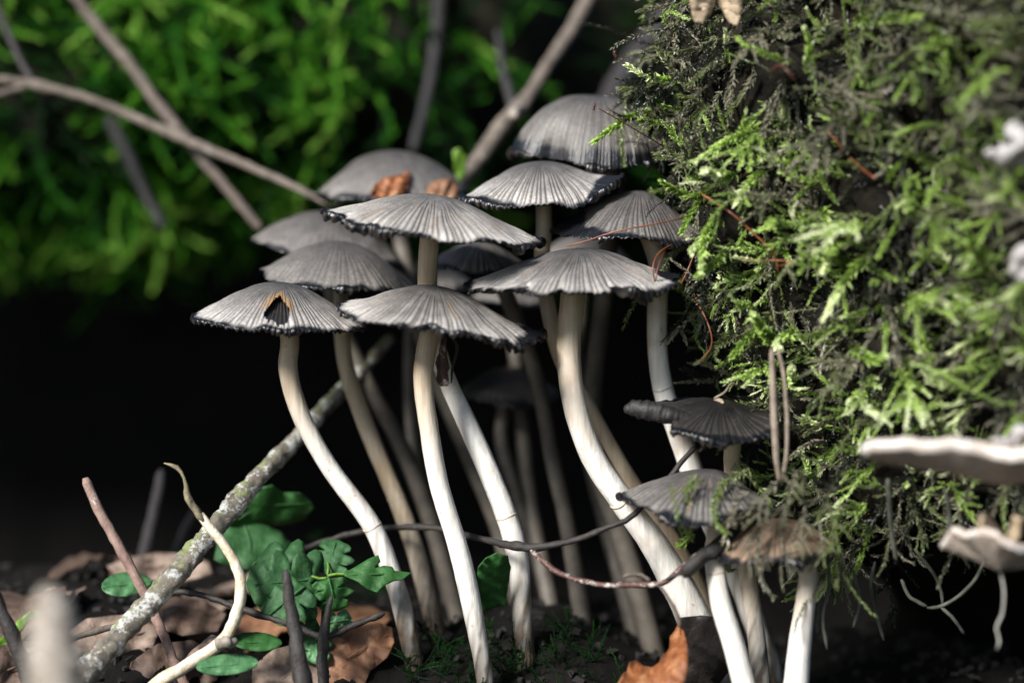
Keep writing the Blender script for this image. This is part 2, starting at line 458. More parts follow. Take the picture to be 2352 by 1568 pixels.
def shoot(kind, seed):
    """template of one moss shoot growing along +X, unit mm -> m"""
    r = np.random.default_rng(seed)
    V, F, A = [], [], []
    def add(path, n, L, W, spread, stem_r, t0=0.0, t1=1.0, taper=0.5):
        T, N, B = frames(path)
        v, f, a = leaf_blades(path, T, N, B, n, L, W, spread, r, r.uniform(0, 6), taper)
        o = len(V); V.extend(v); F.extend([tuple(i + o for i in q) for q in f]); A.extend([t0 + (t1 - t0) * x for x in a])
        o = len(V)
        tv, tf, tt = tube_arrays(path, np.linspace(stem_r, stem_r * 0.4, len(path)), 3, cap=False)
        V.extend(tv)
        for q in tf:
            F.append((q[0] + o, q[1] + o, q[2] + o)); F.append((q[0] + o, q[2] + o, q[3] + o))
        A.extend([t0 + (t1 - t0) * x - 0.15 for x in tt])
    mm = 0.001
    if kind == 'plump':            # overlapping broad leaves, swollen pointed shoot
        add(curve_path(r.uniform(10, 16) * mm, r.uniform(-0.3, 1.1), 0.08, r), 120, 2.0 * mm, 0.40 * mm, 0.42, 0.30 * mm, taper=0.3)
    elif kind == 'wisp':           # thin strand with small spreading leaves
        add(curve_path(r.uniform(12, 22) * mm, r.uniform(0.0, 2.6), 0.17, r, 14), 84, 1.35 * mm, 0.20 * mm, 0.8, 0.15 * mm, taper=0.3)
    elif kind == 'feather':        # main stem with side branches to both sides
        path = curve_path(r.uniform(14, 20) * mm, r.uniform(0.1, 0.9), 0.05, r, 10)
        add(path, 54, 1.8 * mm, 0.34 * mm, 0.55, 0.22 * mm)
        T, N, B = frames(path)
        for i in range(6):
            t = 0.10 + 0.75 * r.uniform(); k = int(t * 9)
            s = 1 if r.uniform() > 0.45 else -1
            d = unit(T[k] * r.uniform(0.5, 1.1) + s * B[k] * 0.9 + N[k] * r.normal(0, 0.5))
            bl = (7.0 - 4.0 * t) * mm * r.uniform(0.5, 1.4)
            q = np.linspace(0, 1, 6)[:, None]
            bp = path[k] + d * bl * q + (T[k] * 0.3 - N[k] * 0.25) * bl * q ** 2
            add(bp, 30, 1.4 * mm, 0.25 * mm, 0.5, 0.15 * mm, 0.3 * t, 0.55 + 0.45 * t)
    elif kind == 'soft':           # simple drooping shoot for the log far behind
        add(curve_path(r.uniform(14, 24) * mm, r.uniform(0.5, 1.5), 0.08, r), 46, 2.6 * mm, 0.5 * mm, 0.6, 0.4 * mm, taper=0.4)
    return np.array(V), np.array(F, dtype=np.int64), np.clip(np.array(A), 0, 1.1)

TEMPL = {k: [shoot(k, 100 * i + s) for s in range(c)] for i, (k, c) in enumerate((('plump', 7), ('wisp', 7), ('feather', 6), ('soft', 6)))}

def orient(d, roll, up=(0, 0, 1)):
    X = unit(d); up = np.asarray(up, dtype=float)
    Z = up - X * (X @ up)
    if np.linalg.norm(Z) < 1e-3: Z = np.array([0, -1.0, 0]) - X * (-X[1])
    Z = unit(Z); Y = np.cross(Z, X)
    c, s = math.cos(roll), math.sin(roll)
    return np.stack([X, c * Y + s * Z, -s * Y + c * Z], 1)

def bake_shoots(name, items, mat, parent=None, kind='stuff'):
    """items: (template kind, index, position, direction, roll, scale, tone, tip gain) -> one mesh"""
    Vs, Fs, As = [], [], []; off = 0
    for (k, i, p, d, roll, sc, tone, gain) in items:
        v, f, a = TEMPL[k][i % len(TEMPL[k])]
        Vs.append(p + (v * sc) @ orient(d, roll).T)
        Fs.append(f + off); off += len(v)
        As.append(np.clip(tone + gain * (a - 0.5), 0, 1))
    o = mk(name, np.vstack(Vs), np.vstack(Fs), mat, parent, {'tone': np.concatenate(As)}, smooth=False)
    o['kind'] = kind
    return o

# ------------------------------------------------------------------ mossy stump on the right
SIL = np.array([(-260, 1640), (-100, 1580), (0, 1585), (120, 1560), (200, 1556), (400, 1590), (520, 1600), (620, 1640), (700, 1680), (850, 1745),
                (1000, 1795), (1100, 1840), (1180, 1880), (1250, 1930), (1300, 1985), (1345, 2040), (1400, 2060), (1470, 2000), (1560, 1960), (1640, 1960)], dtype=float)
BACK = np.array([(-260, 0), (1230, 0), (1300, 8), (1345, 22), (1400, 52), (1470, 60), (1640, 58)], dtype=float)
def stump_sil(y): return np.interp(y, SIL[:, 0], SIL[:, 1])
def moss_low(px): return np.interp(px, [1700, 1900, 2000, 2100, 2350, 2900], [1400, 1320, 1240, 1160, 1110, 1080])
def stump_S(y, w):
    """surface of the stump; y photo row, w: grid distance from the left outline (negative: round the back)"""
    s = stump_sil(y); bk = np.interp(y, BACK[:, 0], BACK[:, 1])
    if w >= 0:
        sl = 1.0 - 0.75 * sstep(1180, 1400, y)
        dd = 10 - 10 * (1 - math.exp(-w / 40.0)) - 34 * sl * (w / 650.0) ** 1.35
        px = s + w
    else:
        q = -w
        dd = 10 + q * 0.12
        px = s + 0.0011 * q * q
    lump = 5.0 * math.sin(0.013 * y + 0.008 * w + 1) * math.sin(0.011 * w - 0.006 * y) + 3.6 * math.sin(0.03 * y + 0.4 * math.sin(0.02 * w)) * math.sin(0.027 * w + 0.5)
    bk = bk + 55 * float(sstep(0, 90, y - moss_low(px)))
    return P(px, y, dd + bk + lump)

def build_stump():
    base = P(2200, 1600, 20)
    base[2] = float(gh(base[0], base[1]))
    st = empty('mossy_stump', base, 'moss covered stump overhanging the small ink cap mushrooms', 'stump')
    ys = np.linspace(-260, 1640, 90)
    ws = np.concatenate([np.linspace(-560, -40, 10), np.linspace(-20, 60, 6), np.linspace(100, 1150, 26)])
    V = np.array([[stump_S(y, w) for w in ws] for y in ys])
    back = np.array([[P(2900, y, 90 + np.interp(y, BACK[:, 0], BACK[:, 1]))] for y in ys])
    V = np.concatenate([V, back], 1)
    n, m = V.shape[:2]
    F = []
    for i in range(n - 1):
        for j in range(m):
            k = (j + 1) % m
            F.append((i * m + j, i * m + k, (i + 1) * m + k, (i + 1) * m + j))
    F.append(tuple(range(m))); F.append(tuple((n - 1) * m + j for j in range(m - 1, -1, -1)))
    mk('wood', V.reshape(-1, 3), F, M['stump_wood'], st)
    return st
STUMP = build_stump()

def surf_normal(y, w):
    p = stump_S(y, w); a = stump_S(y, w + 6) - p; b = stump_S(y + 6, w) - p
    n = unit(np.cross(b, a))
    if n @ FWD > 0.75: n = -n
    return p, n

def moss_clump(y, w):
    return (math.sin(0.021 * w + 0.013 * y + 0.4) * math.sin(0.017 * y - 0.009 * w + 1.9) + 0.7 * math.sin(0.043 * w - 0.031 * y) * math.sin(0.037 * y + 0.012 * w + 0.7)) / 1.3

def moss_stump():
    r = np.random.default_rng(21)
    stuff = []
    # undergrowth: thin olive and grey-brown strands, dense
    n = 0
    while n < 900:
        y = r.uniform(-200, 1330); w = r.uniform(-120, 960)
        if stump_sil(y) + w > 2560 or y > moss_low(stump_sil(y) + w) + 25: continue
        p, nn = surf_normal(y, w)
        c = moss_clump(y, w)
        tang = unit(r.normal(0, 1, 3) * (1, 0.5, 1))
        d = unit(nn * r.uniform(0.1, 0.7) + tang * 0.85 + np.array([-0.12, 0, -0.28]))
        k = r.choice(['wisp', 'wisp', 'feather', 'plump'], p=[0.4, 0.2, 0.28, 0.12])
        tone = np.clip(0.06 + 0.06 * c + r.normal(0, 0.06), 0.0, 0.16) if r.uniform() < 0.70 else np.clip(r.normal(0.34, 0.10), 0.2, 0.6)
        stuff.append((k, int(r.integers(0, 50)), p + nn * r.uniform(-0.001, 0.002), d, r.uniform(-1.2, 1.2), r.uniform(0.6, 1.1), tone, 0.2))
        n += 1
    # upper layer beyond the 300 picked out one by one
    n = 0
    while n < 330:
        y = r.uniform(-180, 1260); w = r.uniform(-30, 950)
        if stump_sil(y) + w > 2540 or y > moss_low(stump_sil(y) + w) - 20: continue
        c = moss_clump(y, w)
        if r.uniform(-0.55, 0.7) > c: continue
        p, nn = surf_normal(y, w)
        d = unit(nn * r.uniform(0.35, 0.9) + unit(r.normal(0, 1, 3)) * 0.75 + np.array([-0.35, 0, -0.15]))
        k = r.choice(['plump', 'feather', 'wisp'], p=[0.55, 0.3, 0.15])
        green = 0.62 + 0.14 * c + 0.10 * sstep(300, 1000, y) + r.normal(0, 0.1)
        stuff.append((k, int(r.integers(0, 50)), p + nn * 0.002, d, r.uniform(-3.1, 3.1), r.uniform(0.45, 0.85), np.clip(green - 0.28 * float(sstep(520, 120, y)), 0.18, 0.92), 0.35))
        n += 1
    # hanging strands under the overhang
    for i in range(90):
        w = r.uniform(-10, 420); y = r.uniform(1120, 1300)
        if y > moss_low(stump_sil(y) + w) + 20: continue
        p, nn = surf_normal(y, w)
        d = unit(np.array([r.normal(0, .3), r.normal(0, .2), -1.0]) + nn * 0.25)
        stuff.append(('wisp', int(r.integers(0, 50)), p, d, r.uniform(-3, 3), r.uniform(0.6, 1.0), np.clip(r.normal(0.28, 0.12), 0.05, 0.7), 0.2))
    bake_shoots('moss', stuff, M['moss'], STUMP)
    # the shoots that can be told apart, each a part
    meshes = {}
    def tmesh(k, i, tn):
        key = (k, i, tn)
        if key not in meshes:
            v, f, a = TEMPL[k][i]
            me = bpy.data.meshes.new('moss_shoot')
            me.from_pydata([tuple(x) for x in v], [], [tuple(int(z) for z in q) for q in f])
            at = me.attributes.new('tone', 'FLOAT', 'POINT')
            base = {'bright': 0.84, 'green': 0.68, 'olive': 0.44, 'grey': 0.24}[tn]
            gain = {'bright': 0.36, 'green': 0.34, 'olive': 0.2, 'grey': 0.14}[tn]
            at.data.foreach_set('value', np.clip(base + gain * (a - 0.5), 0, 1).astype(np.float32))
            me.materials.append(M['moss'])
            meshes[key] = me
        return meshes[key]
    sb = np.array(STUMP.location)
    def place(k, i, tn, p, d, roll, sc):
        o = bpy.data.objects.new('moss_shoot', tmesh(k, i % len(TEMPL[k]), tn))
        scene.collection.objects.link(o)
        Rm = orient(d, roll) * sc * np.array([1.0, 1.25, 1.25] if k == 'plump' else [1.0, 1.1, 1.1])
        o.parent = STUMP
        mtx = Matrix([[*Rm[0], p[0] - sb[0]], [*Rm[1], p[1] - sb[1]], [*Rm[2], p[2] - sb[2]], [0, 0, 0, 1]])
        o.matrix_local = mtx
    # shoots one can find in the photograph: base, tip (grid), how far they stand out, kind, colour
    big = [((1560, 190), (1430, 152), 6, 'plump', 'bright', 1.15), ((1530, 262), (1415, 210), 7, 'plump', 'green', 1.2), ((1450, 205), (1418, 262), 9, 'wisp', 'olive', 0.5),
           ((1565, 285), (1465, 300), 6, 'plump', 'green', 0.8), ((1640, 290), (1530, 285), 7, 'wisp', 'olive', 0.9), ((1750, 310), (1640, 268), 10, 'plump', 'bright', 1.1),
           ((1760, 290), (1700, 330), 12, 'feather', 'green', 0.8), ((1560, 350), (1490, 440), 8, 'wisp', 'olive', 0.9), ((1495, 430), (1478, 520), 9, 'wisp', 'olive', 0.7),
           ((1780, 375), (1640, 440), 12, 'plump', 'bright', 1.25), ((1690, 400), (1600, 420), 10, 'plump', 'bright', 1.0), ((1720, 440), (1600, 465), 10, 'feather', 'green', 0.9),
           ((1660, 508), (1530, 530), 12, 'plump', 'bright', 1.35), ((1650, 560), (1545, 565), 12, 'plump', 'bright', 1.1), ((1640, 470), (1570, 590), 10, 'wisp', 'olive', 1.0),
           ((1600, 540), (1340, 560), 6, 'wisp', 'olive', 1.25), ((1690, 560), (1640, 625), 12, 'plump', 'green', 0.9), ((1700, 600), (1640, 640), 13, 'wisp', 'olive', 0.9),
           ((1800, 500), (1720, 500), 14, 'plump', 'green', 1.0), ((1880, 480), (1960, 520), 18, 'plump', 'bright', 1.1), ((1990, 520), (1880, 505), 18, 'feather', 'bright', 1.0),
           ((1930, 560), (1860, 590), 18, 'plump', 'bright', 1.1), ((1990, 600), (1900, 615), 18, 'plump', 'bright', 1.2), ((1780, 720), (1660, 800), 12, 'plump', 'green', 1.2),
           ((1790, 780), (1690, 740), 12, 'plump', 'bright', 1.0), ((1830, 760), (1740, 770), 14, 'plump', 'bright', 1.0), ((1800, 830), (1700, 850), 12, 'feather', 'bright', 1.0),
           ((1840, 900), (1770, 850), 14, 'plump', 'bright', 0.9), ((1960, 800), (2050, 830), 20, 'plump', 'green', 1.1), ((1990, 880), (1920, 930), 20, 'feather', 'bright', 1.1),
           ((2060, 850), (2150, 900), 24, 'feather', 'bright', 1.1), ((2080, 700), (2150, 620), 26, 'feather', 'bright', 1.0), ((2170, 700), (2250, 640), 30, 'feather', 'bright', 1.1),
           ((2150, 480), (2080, 560), 24, 'feather', 'green', 1.1), ((2200, 420), (2280, 470), 28, 'plump', 'green', 1.2), ((2020, 130), (2100, 180), 18, 'wisp', 'grey', 1.0),
           ((2110, 80), (2140, 180), 22, 'feather', 'green', 1.1), ((2200, 100), (2130, 60), 26, 'plump', 'green', 1.2), ((2280, 180), (2190, 160), 30, 'feather', 'green', 1.2),
           ((1960, 45), (2090, 10), 20, 'plump', 'green', 1.3), ((1900, 130), (1780, 250), 14, 'wisp', 'grey', 1.2), ((1960, 160), (1880, 220), 16, 'feather', 'grey', 1.1),
           ((1960, 240), (1850, 330), 16, 'feather', 'grey', 1.1), ((1850, 130), (1830, 210), 14, 'wisp', 'grey', 1.0), ((1700, 130), (1660, 230), 10, 'wisp', 'grey', 1.1),
           ((1770, 60), (1650, 120), 10, 'feather', 'grey', 1.0), ((1900, 60), (1830, 30), 14, 'wisp', 'olive', 1.0), ((1660, 210), (1560, 240), 9, 'wisp', 'olive', 1.0)]
    for i, (a, b, out, k, tn, sc) in enumerate(big):
        w = a[0] - stump_sil(a[1])
        s0 = stump_S(a[1], w)
        kk = (s0 - CAM) @ FWD
        da = (kk - DIST) * 1000 - 5
        pa = P(a[0], a[1], da); pb = P(b[0], b[1], da - out)
        L = np.linalg.norm(pb - pa)
        v = TEMPL[k][i % len(TEMPL[k])][0]
        sc2 = np.clip(L / np.abs(v[:, 0]).max(), 0.45, 1.15)
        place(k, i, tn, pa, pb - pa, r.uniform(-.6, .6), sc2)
    n = len(big)
    tries = 0
    while n < 296 and tries < 12000:
        tries += 1
        y = r.uniform(-40, 1260); w = r.uniform(-15, 860)
        if stump_sil(y) + w > 2420 or y > moss_low(stump_sil(y) + w) - 30: continue
        c = moss_clump(y, w)
        if r.uniform(-0.45, 0.75) > c: continue
        p, nn = surf_normal(y, w)
        d = unit(nn * r.uniform(0.3, 0.75) + unit(r.normal(0, 1, 3) * (1, .5, .8)) * 0.75 + np.array([-0.45, 0, 0.05]))
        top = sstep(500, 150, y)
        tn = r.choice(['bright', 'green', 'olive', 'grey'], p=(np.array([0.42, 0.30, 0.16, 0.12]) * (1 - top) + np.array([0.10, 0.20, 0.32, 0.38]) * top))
        k = r.choice(['plump', 'feather', 'wisp'], p=[0.5, 0.3, 0.2])
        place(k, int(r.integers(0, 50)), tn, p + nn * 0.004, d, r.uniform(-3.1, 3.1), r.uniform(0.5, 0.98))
        n += 1
moss_stump()

# ------------------------------------------------------------------ mossy log behind
LOGLOW = np.array([(-700, 480), (0, 510), (250, 530), (420, 495), (540, 440), (640, 430), (900, 430), (1300, 560), (2000, 560), (3200, 560)], dtype=float)
def log_S(px, a):
    """surface of the log; a: angle from the front (0) up (+) or under (-)"""
    low = np.interp(px, LOGLOW[:, 0], LOGLOW[:, 1])
    recede = 45 * float(sstep(1000, 1500, px))
    c = P(px, 130, 190 + recede)
    r = 0.070
    dn = (low - 130) * PX * 1.3
    dy = -math.cos(a) * r * (1.0 if a > 0 else 0.8 + 0.2 * math.cos(a))
    dz = math.sin(a) * (r * 1.15 if a > 0 else dn * 1.05)
    lump = 0.006 * math.sin(0.011 * px + 3 * a) * math.sin(2.3 * a + 0.006 * px + 1) + 0.003 * math.sin(0.027 * px) * math.sin(5 * a)
    return c + np.array([0, dy * (1 + lump / r), dz * (1 + lump / r)])

def build_log():
    base = P(800, 1300, 190); base[2] = float(gh(base[0], base[1]))
    lg = empty('fallen_log', base, 'fallen log covered in bright green moss behind the mushrooms', 'log')
    pxs = np.linspace(-1500, 3600, 120); an = np.linspace(-math.pi, math.pi, 40, endpoint=False)
    V = np.array([[log_S(p, a) for a in an] for p in pxs])
    n, m = V.shape[:2]
    F = [(i * m + j, i * m + (j + 1) % m, (i + 1) * m + (j + 1) % m, (i + 1) * m + j) for i in range(n - 1) for j in range(m)]
    F.append(tuple(range(m - 1, -1, -1))); F.append(tuple((n - 1) * m + j for j in range(m)))
    mk('trunk', V.reshape(-1, 3), F, M['log_wood'], lg)
    r = np.random.default_rng(5)
    items = []
    while len(items) < 3300:
        px = r.uniform(-500, 1900); a = r.uniform(-1.5, 1.3)
        cl = 0.62 * math.sin(0.010 * px + 2.1 * a) * math.sin(3.6 * a - 0.008 * px + 1.1) + 0.38 * math.sin(0.021 * px - 5 * a + 2) * math.sin(0.017 * px + 6 * a)
        thin = float(sstep(760, 1150, px))
        if r.uniform(0, 1) < thin * 0.8: continue
        if r.uniform(-0.6, 0.3) > cl: continue
        p = log_S(px, a)
        q1 = log_S(px + 8, a) - p; q2 = log_S(px, a + 0.05) - p
        nn = unit(np.cross(q1, q2))
        if nn[1] > 0.3: nn = -nn
        d = unit(nn * r.uniform(0.3, 0.8) + np.array([r.normal(0, .8), r.normal(0, .2), r.normal(-0.1, .45) - 0.5 * (a < -0.7)]))
        tone = np.clip(0.40 + 0.66 * cl - 0.42 * thin + r.normal(0, 0.17), 0.0, 0.95)  # brighter patches stand in for dappled light; darker to the right
        items.append(('soft', int(r.integers(0, 60)), p, d, r.uniform(-3.1, 3.1), r.uniform(0.6, 1.2), tone * 0.92, 0.34))
    bake_shoots('moss', items, M['bank_moss'], lg)
build_log()

# ------------------------------------------------------------------ mushrooms
def cap_frame(roll, pitch):
    """axes of the cap: roll turns it in the picture (right side down), pitch tips the top towards the camera"""
    Rm = Matrix.Rotation(roll, 3, 'Y') @ Matrix.Rotation(pitch, 3, 'X')
    return np.array(Rm)

def make_cap(root, c, R, H, roll=0, pitch=0, dome=0.5, n=72, seed=1, mat='cap_grey', wave=0.04, ragged=0.04, notches=(), hole=None,
             curl=0.5, ink=0.95, lift=(), streaks=0, offc=0.0, rimr=1.0, gk=1.0, inkside=()):
    r = np.random.default_rng(seed)
    f1, f2, f3, f4 = fnoise(seed + 1, 6, 1), fnoise(seed + 2, 9, 3, .85), fnoise(seed + 3, 8, 2, .9), fnoise(seed + 4, 10, 4, .95)
    ga = np.sort((np.arange(n) + r.uniform(-0.3, 0.3, n)) / n * 2 * math.pi)
    gs = r.choice([0.16, 0.26, 0.38, 0.5], n, p=[.3, .3, .25, .15]) + r.uniform(-.04, .06, n)
    gw = r.uniform(0.7, 1.2, n)
    na = n * 6; ns = 30
    phi = np.linspace(0, 2 * math.pi, na, endpoint=False)
    s = np.linspace(0, 1, ns) ** 0.85
    Rot = cap_frame(R_(roll), R_(pitch))
    # distance to the nearest groove
    dphi = (phi[:, None] - ga[None, :] + math.pi) % (2 * math.pi) - math.pi
    near = np.argmin(np.abs(dphi), 1)
    dg = np.abs(dphi[np.arange(na), near]); wid = 2 * math.pi / n * 0.20 * gw[near]
    g = np.exp(-(dg / wid) ** 2)
    rm = 1 + ragged * (0.5 * f1(phi) + 0.7 * f2(phi)) + 0.018 * f4(3 * phi) + 0.007 * r.normal(0, 1, na)
    for (a0, wd, dep) in notches:
        da = np.abs((phi - R_(a0) + math.pi) % (2 * math.pi) - math.pi)
        rm -= dep * np.clip(1.25 - da / R_(wd), 0, 1) * (0.85 + 0.15 * f4(5 * phi))
    S, PH = np.meshgrid(s, phi, indexing='ij')
    RM = rm[None, :]
    z = H * (dome * (1 - S ** 2.1) + (1 - dome) * 0.5 * (1 + np.cos(np.pi * S)))
    if dome > 1: z = H * (1 - S ** 2.6) ** 0.75
    z = z + R * wave * S ** 3 * f1(PH + 1) + R * 0.02 * S ** 6 * f4(PH * 2) + R * 0.022 * S * f2(PH + 2 * S)
    for (a0, wd, up) in lift:
        da = (PH - R_(a0) + math.pi) % (2 * math.pi) - math.pi
        z = z + R * up * S ** 3 * np.exp(-(da / R_(wd)) ** 2)
    G = gk * g[None, :] * sstep(0, 0.12, S - gs[near][None, :])
    depth = R * 0.015 * (0.35 + 0.65 * S)
    z = z - G * depth + R * 0.004 * (1 - G) * sstep(.2, .5, S)
    x = R * (S * (1 - 0.12 * S) + 0.12 * S * S) * (1 + (RM - 1) * S ** 4) * np.cos(PH) + offc * R * (1 - S) ** 1.5
    y = R * S * (1 + (RM - 1) * S ** 4) * np.sin(PH)
    L = np.stack([x, y, z], -1)
    V = c + L @ Rot.T
    ik = np.full_like(S, ink)
    for (a0, wd, am) in inkside:
        da = (PH - R_(a0) + math.pi) % (2 * math.pi) - math.pi
        ik = ik - am * np.exp(-(da / R_(wd)) ** 2) * (1 + 0.5 * f4(PH))
    inkv = sstep(0.0, 0.05, S - ik + 0.024 + 0.045 * f3(PH) + 0.02 * f4(2 * PH))
    st = np.zeros_like(S)
    for k in range(streaks):
        a0 = r.uniform(math.pi, 2 * math.pi); s0 = r.uniform(0.3, 0.6); ln = r.uniform(0.15, 0.4)
        da = np.abs((PH - a0 + math.pi) % (2 * math.pi) - math.pi)
        st = np.maximum(st, 0.45 * np.exp(-(da / 0.022) ** 2) * sstep(s0, s0 + .06, S) * sstep(s0 + ln, s0 + ln - .1, S))
    keep = np.ones((ns - 1, na), bool)
    if hole:
        a0, s0, wa, wsx = hole
        da = ((PH - R_(a0) + math.pi) % (2 * math.pi) - math.pi) / R_(wa)
        dsv = (S - s0) / wsx
        q = np.sqrt(da ** 2 + dsv ** 2) + 0.16 * np.sin(7 * PH * 3 + 11 * S) + 0.07 * np.sin(55 * PH)
        st = np.maximum(st, 0.9 * sstep(1.75, 1.15, q) * sstep(0.35, -0.3, dsv))
        qf = 0.25 * (q[:-1] + q[1:] + np.roll(q, -1, 1)[:-1] + np.roll(q, -1, 1)[1:])
        keep = qf > 1.0
    i, j = np.nonzero(keep)
    k = (j + 1) % na
    F = np.stack([i * na + j, i * na + k, (i + 1) * na + k, (i + 1) * na + j], 1)
    mk('cap', V.reshape(-1, 3), F, M[mat], root, {'rad': S.ravel(), 'groove': G.ravel(), 'ink': inkv.ravel(), 'stain': st.ravel()})
    # gills: pleated dark underside
    S2, PH2 = np.meshgrid(np.linspace(0.1, 0.985, 12), phi[::2], indexing='ij')
    nb = len(phi[::2])
    rm2 = rm[::2][None, :]
    z2 = H * (dome * (1 - S2 ** 2.1) + (1 - dome) * 0.5 * (1 + np.cos(np.pi * S2)))
    if dome > 1: z2 = H * (1 - S2 ** 2.6) ** 0.75
    z2 = z2 + R * wave * S2 ** 3 * f1(PH2 + 1) + R * 0.02 * S2 ** 6 * f4(PH2 * 2) + R * 0.022 * S2 * f2(PH2 + 2 * S2) - R * 0.022 - R * 0.10 * np.sin(np.pi * S2) * (0.75 + 0.25 * np.cos(PH2 * n))
    for (a0, wd, up) in lift:
        da = (PH2 - R_(a0) + math.pi) % (2 * math.pi) - math.pi
        z2 = z2 + R * up * S2 ** 3 * np.exp(-(da / R_(wd)) ** 2)
    L2 = np.stack([R * S2 * (1 + (rm2 - 1) * S2 ** 4) * np.cos(PH2) * 0.99 + offc * R * (1 - S2) ** 1.5, R * S2 * (1 + (rm2 - 1) * S2 ** 4) * np.sin(PH2) * 0.99, z2], -1)
    i, j = np.meshgrid(np.arange(11), np.arange(nb), indexing='ij'); i = i.ravel(); j = j.ravel(); k = (j + 1) % nb
    F2 = np.stack([i * nb + j, (i + 1) * nb + j, (i + 1) * nb + k, i * nb + k], 1)
    mk('gills', (c + L2 @ Rot.T).reshape(-1, 3), F2, M['gills'], root)
    # curled inky margin: ribbed roll along stretches of the rim
    rim = L[-1]
    on = (f3(phi) + 0.5 * f4(phi * 2)) > (0.75 - 1.5 * curl)
    tv, tf, ta = [], [], []
    sides = 8
    th = R * 0.044 * rimr * (0.25 + 0.95 * sstep(-0.5, 0.8, f3(phi + 0.3))) * (0.8 + 0.6 * f2(phi) ** 2) * (0.86 + 0.28 * g) * np.where(on, 1.0, 0.24)
    ker = np.ones(5) / 5
    th = np.convolve(np.concatenate([th[-2:], th, th[:2]]), ker, 'valid') * 0.55 + th * 0.45
    for q in range(na):
        er = unit(np.array([rim[q][0], rim[q][1], 0])); ez = np.array([0, 0, 1.0])
        cen = rim[q] + er * th[q] * 0.35 - ez * th[q] * 0.55
        for m in range(sides):
            a = m / sides * 2 * math.pi
            tv.append(cen + th[q] * (math.cos(a) * er * 0.8 + math.sin(a) * ez * 1.15))
            ta.append(g[q] * (1.0 if on[q] else 0.0) * (0.5 + 0.5 * math.sin(a * 1.0 + 2.6)))
        for m in range(sides):
            m2 = (m + 1) % sides; q2 = (q + 1) % na
            tf.append((q * sides + m, q * sides + m2, q2 * sides + m2, q2 * sides + m))
    mk('rim', c + np.array(tv) @ Rot.T, tf, M['rim'], root, {'rib': np.array(ta)})
    return Rot

def make_stem(root, pts, top=None, tan_to=0.25, ring=None, dirt_shade_from=0.86, seed=0, in_shade=False, sides=16):
    """pts: (px, py, dd, width) from the cap down; ends in the ground"""
    rows = []
    if top is not None: rows.append([*top, pts[0][3] * PX * 0.5])
    for (a, b, d, w) in pts:
        rows.append([*P(a, b, d), w * PX * 0.5 * (DIST + d * .001) / DIST])
    rows = np.array(rows)
    step = rows[-1] - rows[-2]; step[:3] = unit(step[:3]) * 0.008; step[3] = 0
    k = 0
    while rows[-1][2] > float(gh(rows[-1][0], rows[-1][1])) - 0.004 and k < 12:
        nx = rows[-1] + step * np.array([.8, .8, 1, 1])
        if step[2] > -0.004: nx[2] -= 0.006
        rows = np.vstack([rows, nx]); k += 1
    N = 64
    sp = spline(rows, N)
    g = np.random.default_rng(seed)
    f = fnoise(seed, 6, 1)
    rad = sp[:, 3] * (1 + 0.04 * f(np.linspace(0, 4, N)))
    V, F, t = tube_arrays(sp[:, :3], rad, sides, seed, 0.012)
    z = V[:, 2]; ground = gh(V[:, 0], V[:, 1])
    hgt = (z - ground)
    fn = fnoise(seed + 9, 7, 2)
    dirt_shade = sstep(0.027, 0.004, hgt + 0.006 * fn(np.arange(len(z)) * 0.37)) if dirt_shade_from < 1 else np.zeros(len(z))  # soil on the base, carried higher to darken it as shade would
    tan = 1 - sstep(tan_to - 0.12, tan_to + 0.18, t)
    mk('stem', V, F, M['stem_old' if in_shade else 'stem'], root, {'tan': tan, 'dirt': dirt_shade})
    if ring is not None:
        i = int(np.argmin(np.abs(np.array([np.hypot(*(proj(p) - np.array(ring))) for p in sp[:, :3]]))))
        i = min(max(i, 1), N - 2)
        T = unit(sp[i + 1, :3] - sp[i - 1, :3]); ref = np.array([0, -1.0, .2]); Nn = unit(ref - T * (T @ ref)); B = np.cross(T, Nn)
        a = np.linspace(0, 2 * math.pi, 28, endpoint=False)
        tilt = 0.25
        tv, tf = [], []
        for q, x in enumerate(a):
            er = math.cos(x) * Nn + math.sin(x) * B
            cen = sp[i, :3] + er * rad[i] * 1.0 + T * rad[i] * (0.18 * math.cos(x) + 0.05 * math.sin(3 * x))
            for m in range(6):
                y = m / 6 * 2 * math.pi
                tv.append(cen + rad[i] * 0.05 * (math.cos(y) * er + math.sin(y) * T * 1.5))
            for m in range(6):
                q2 = (q + 1) % 28; m2 = (m + 1) % 6
                tf.append((q * 6 + m, q * 6 + m2, q2 * 6 + m2, q2 * 6 + m))
        mk('ring', tv, tf, M['ring'], root)
    return sp

def proj(p):
    v = np.asarray(p) - CAM
    d = v @ FWD; k = d / DIST * WID / 2352
    return np.array([1176 + (v @ RGT) / k, 784 - (v @ UPV) / k])

GROUP = None
def mushroom(label, cap, stem, ring=None, tan_to=0.25, dirt_shade=0.86, sseed=0):
    cx, cy, dd, R, H = cap.pop('at')
    sc = PX * (DIST + dd * .001) / DIST
    c = P(cx, cy, dd)
    last = P(*stem[-1][:3])
    base = np.array([last[0], last[1], float(gh(last[0], last[1]))])
    root = empty('ink_cap_mushroom', base, label, 'mushroom', 'cluster of ink cap mushrooms')
    Rot = make_cap(root, c, R * sc, H * sc, **cap)
    top = c + Rot @ np.array([cap.get('offc', 0) * R * sc * 0.5, 0, H * sc * 0.82])
    make_stem(root, stem, top, tan_to, ring, dirt_shade, sseed, in_shade=tan_to >= 1.2)  # rear stems take the copy with shade in its colour
    return root

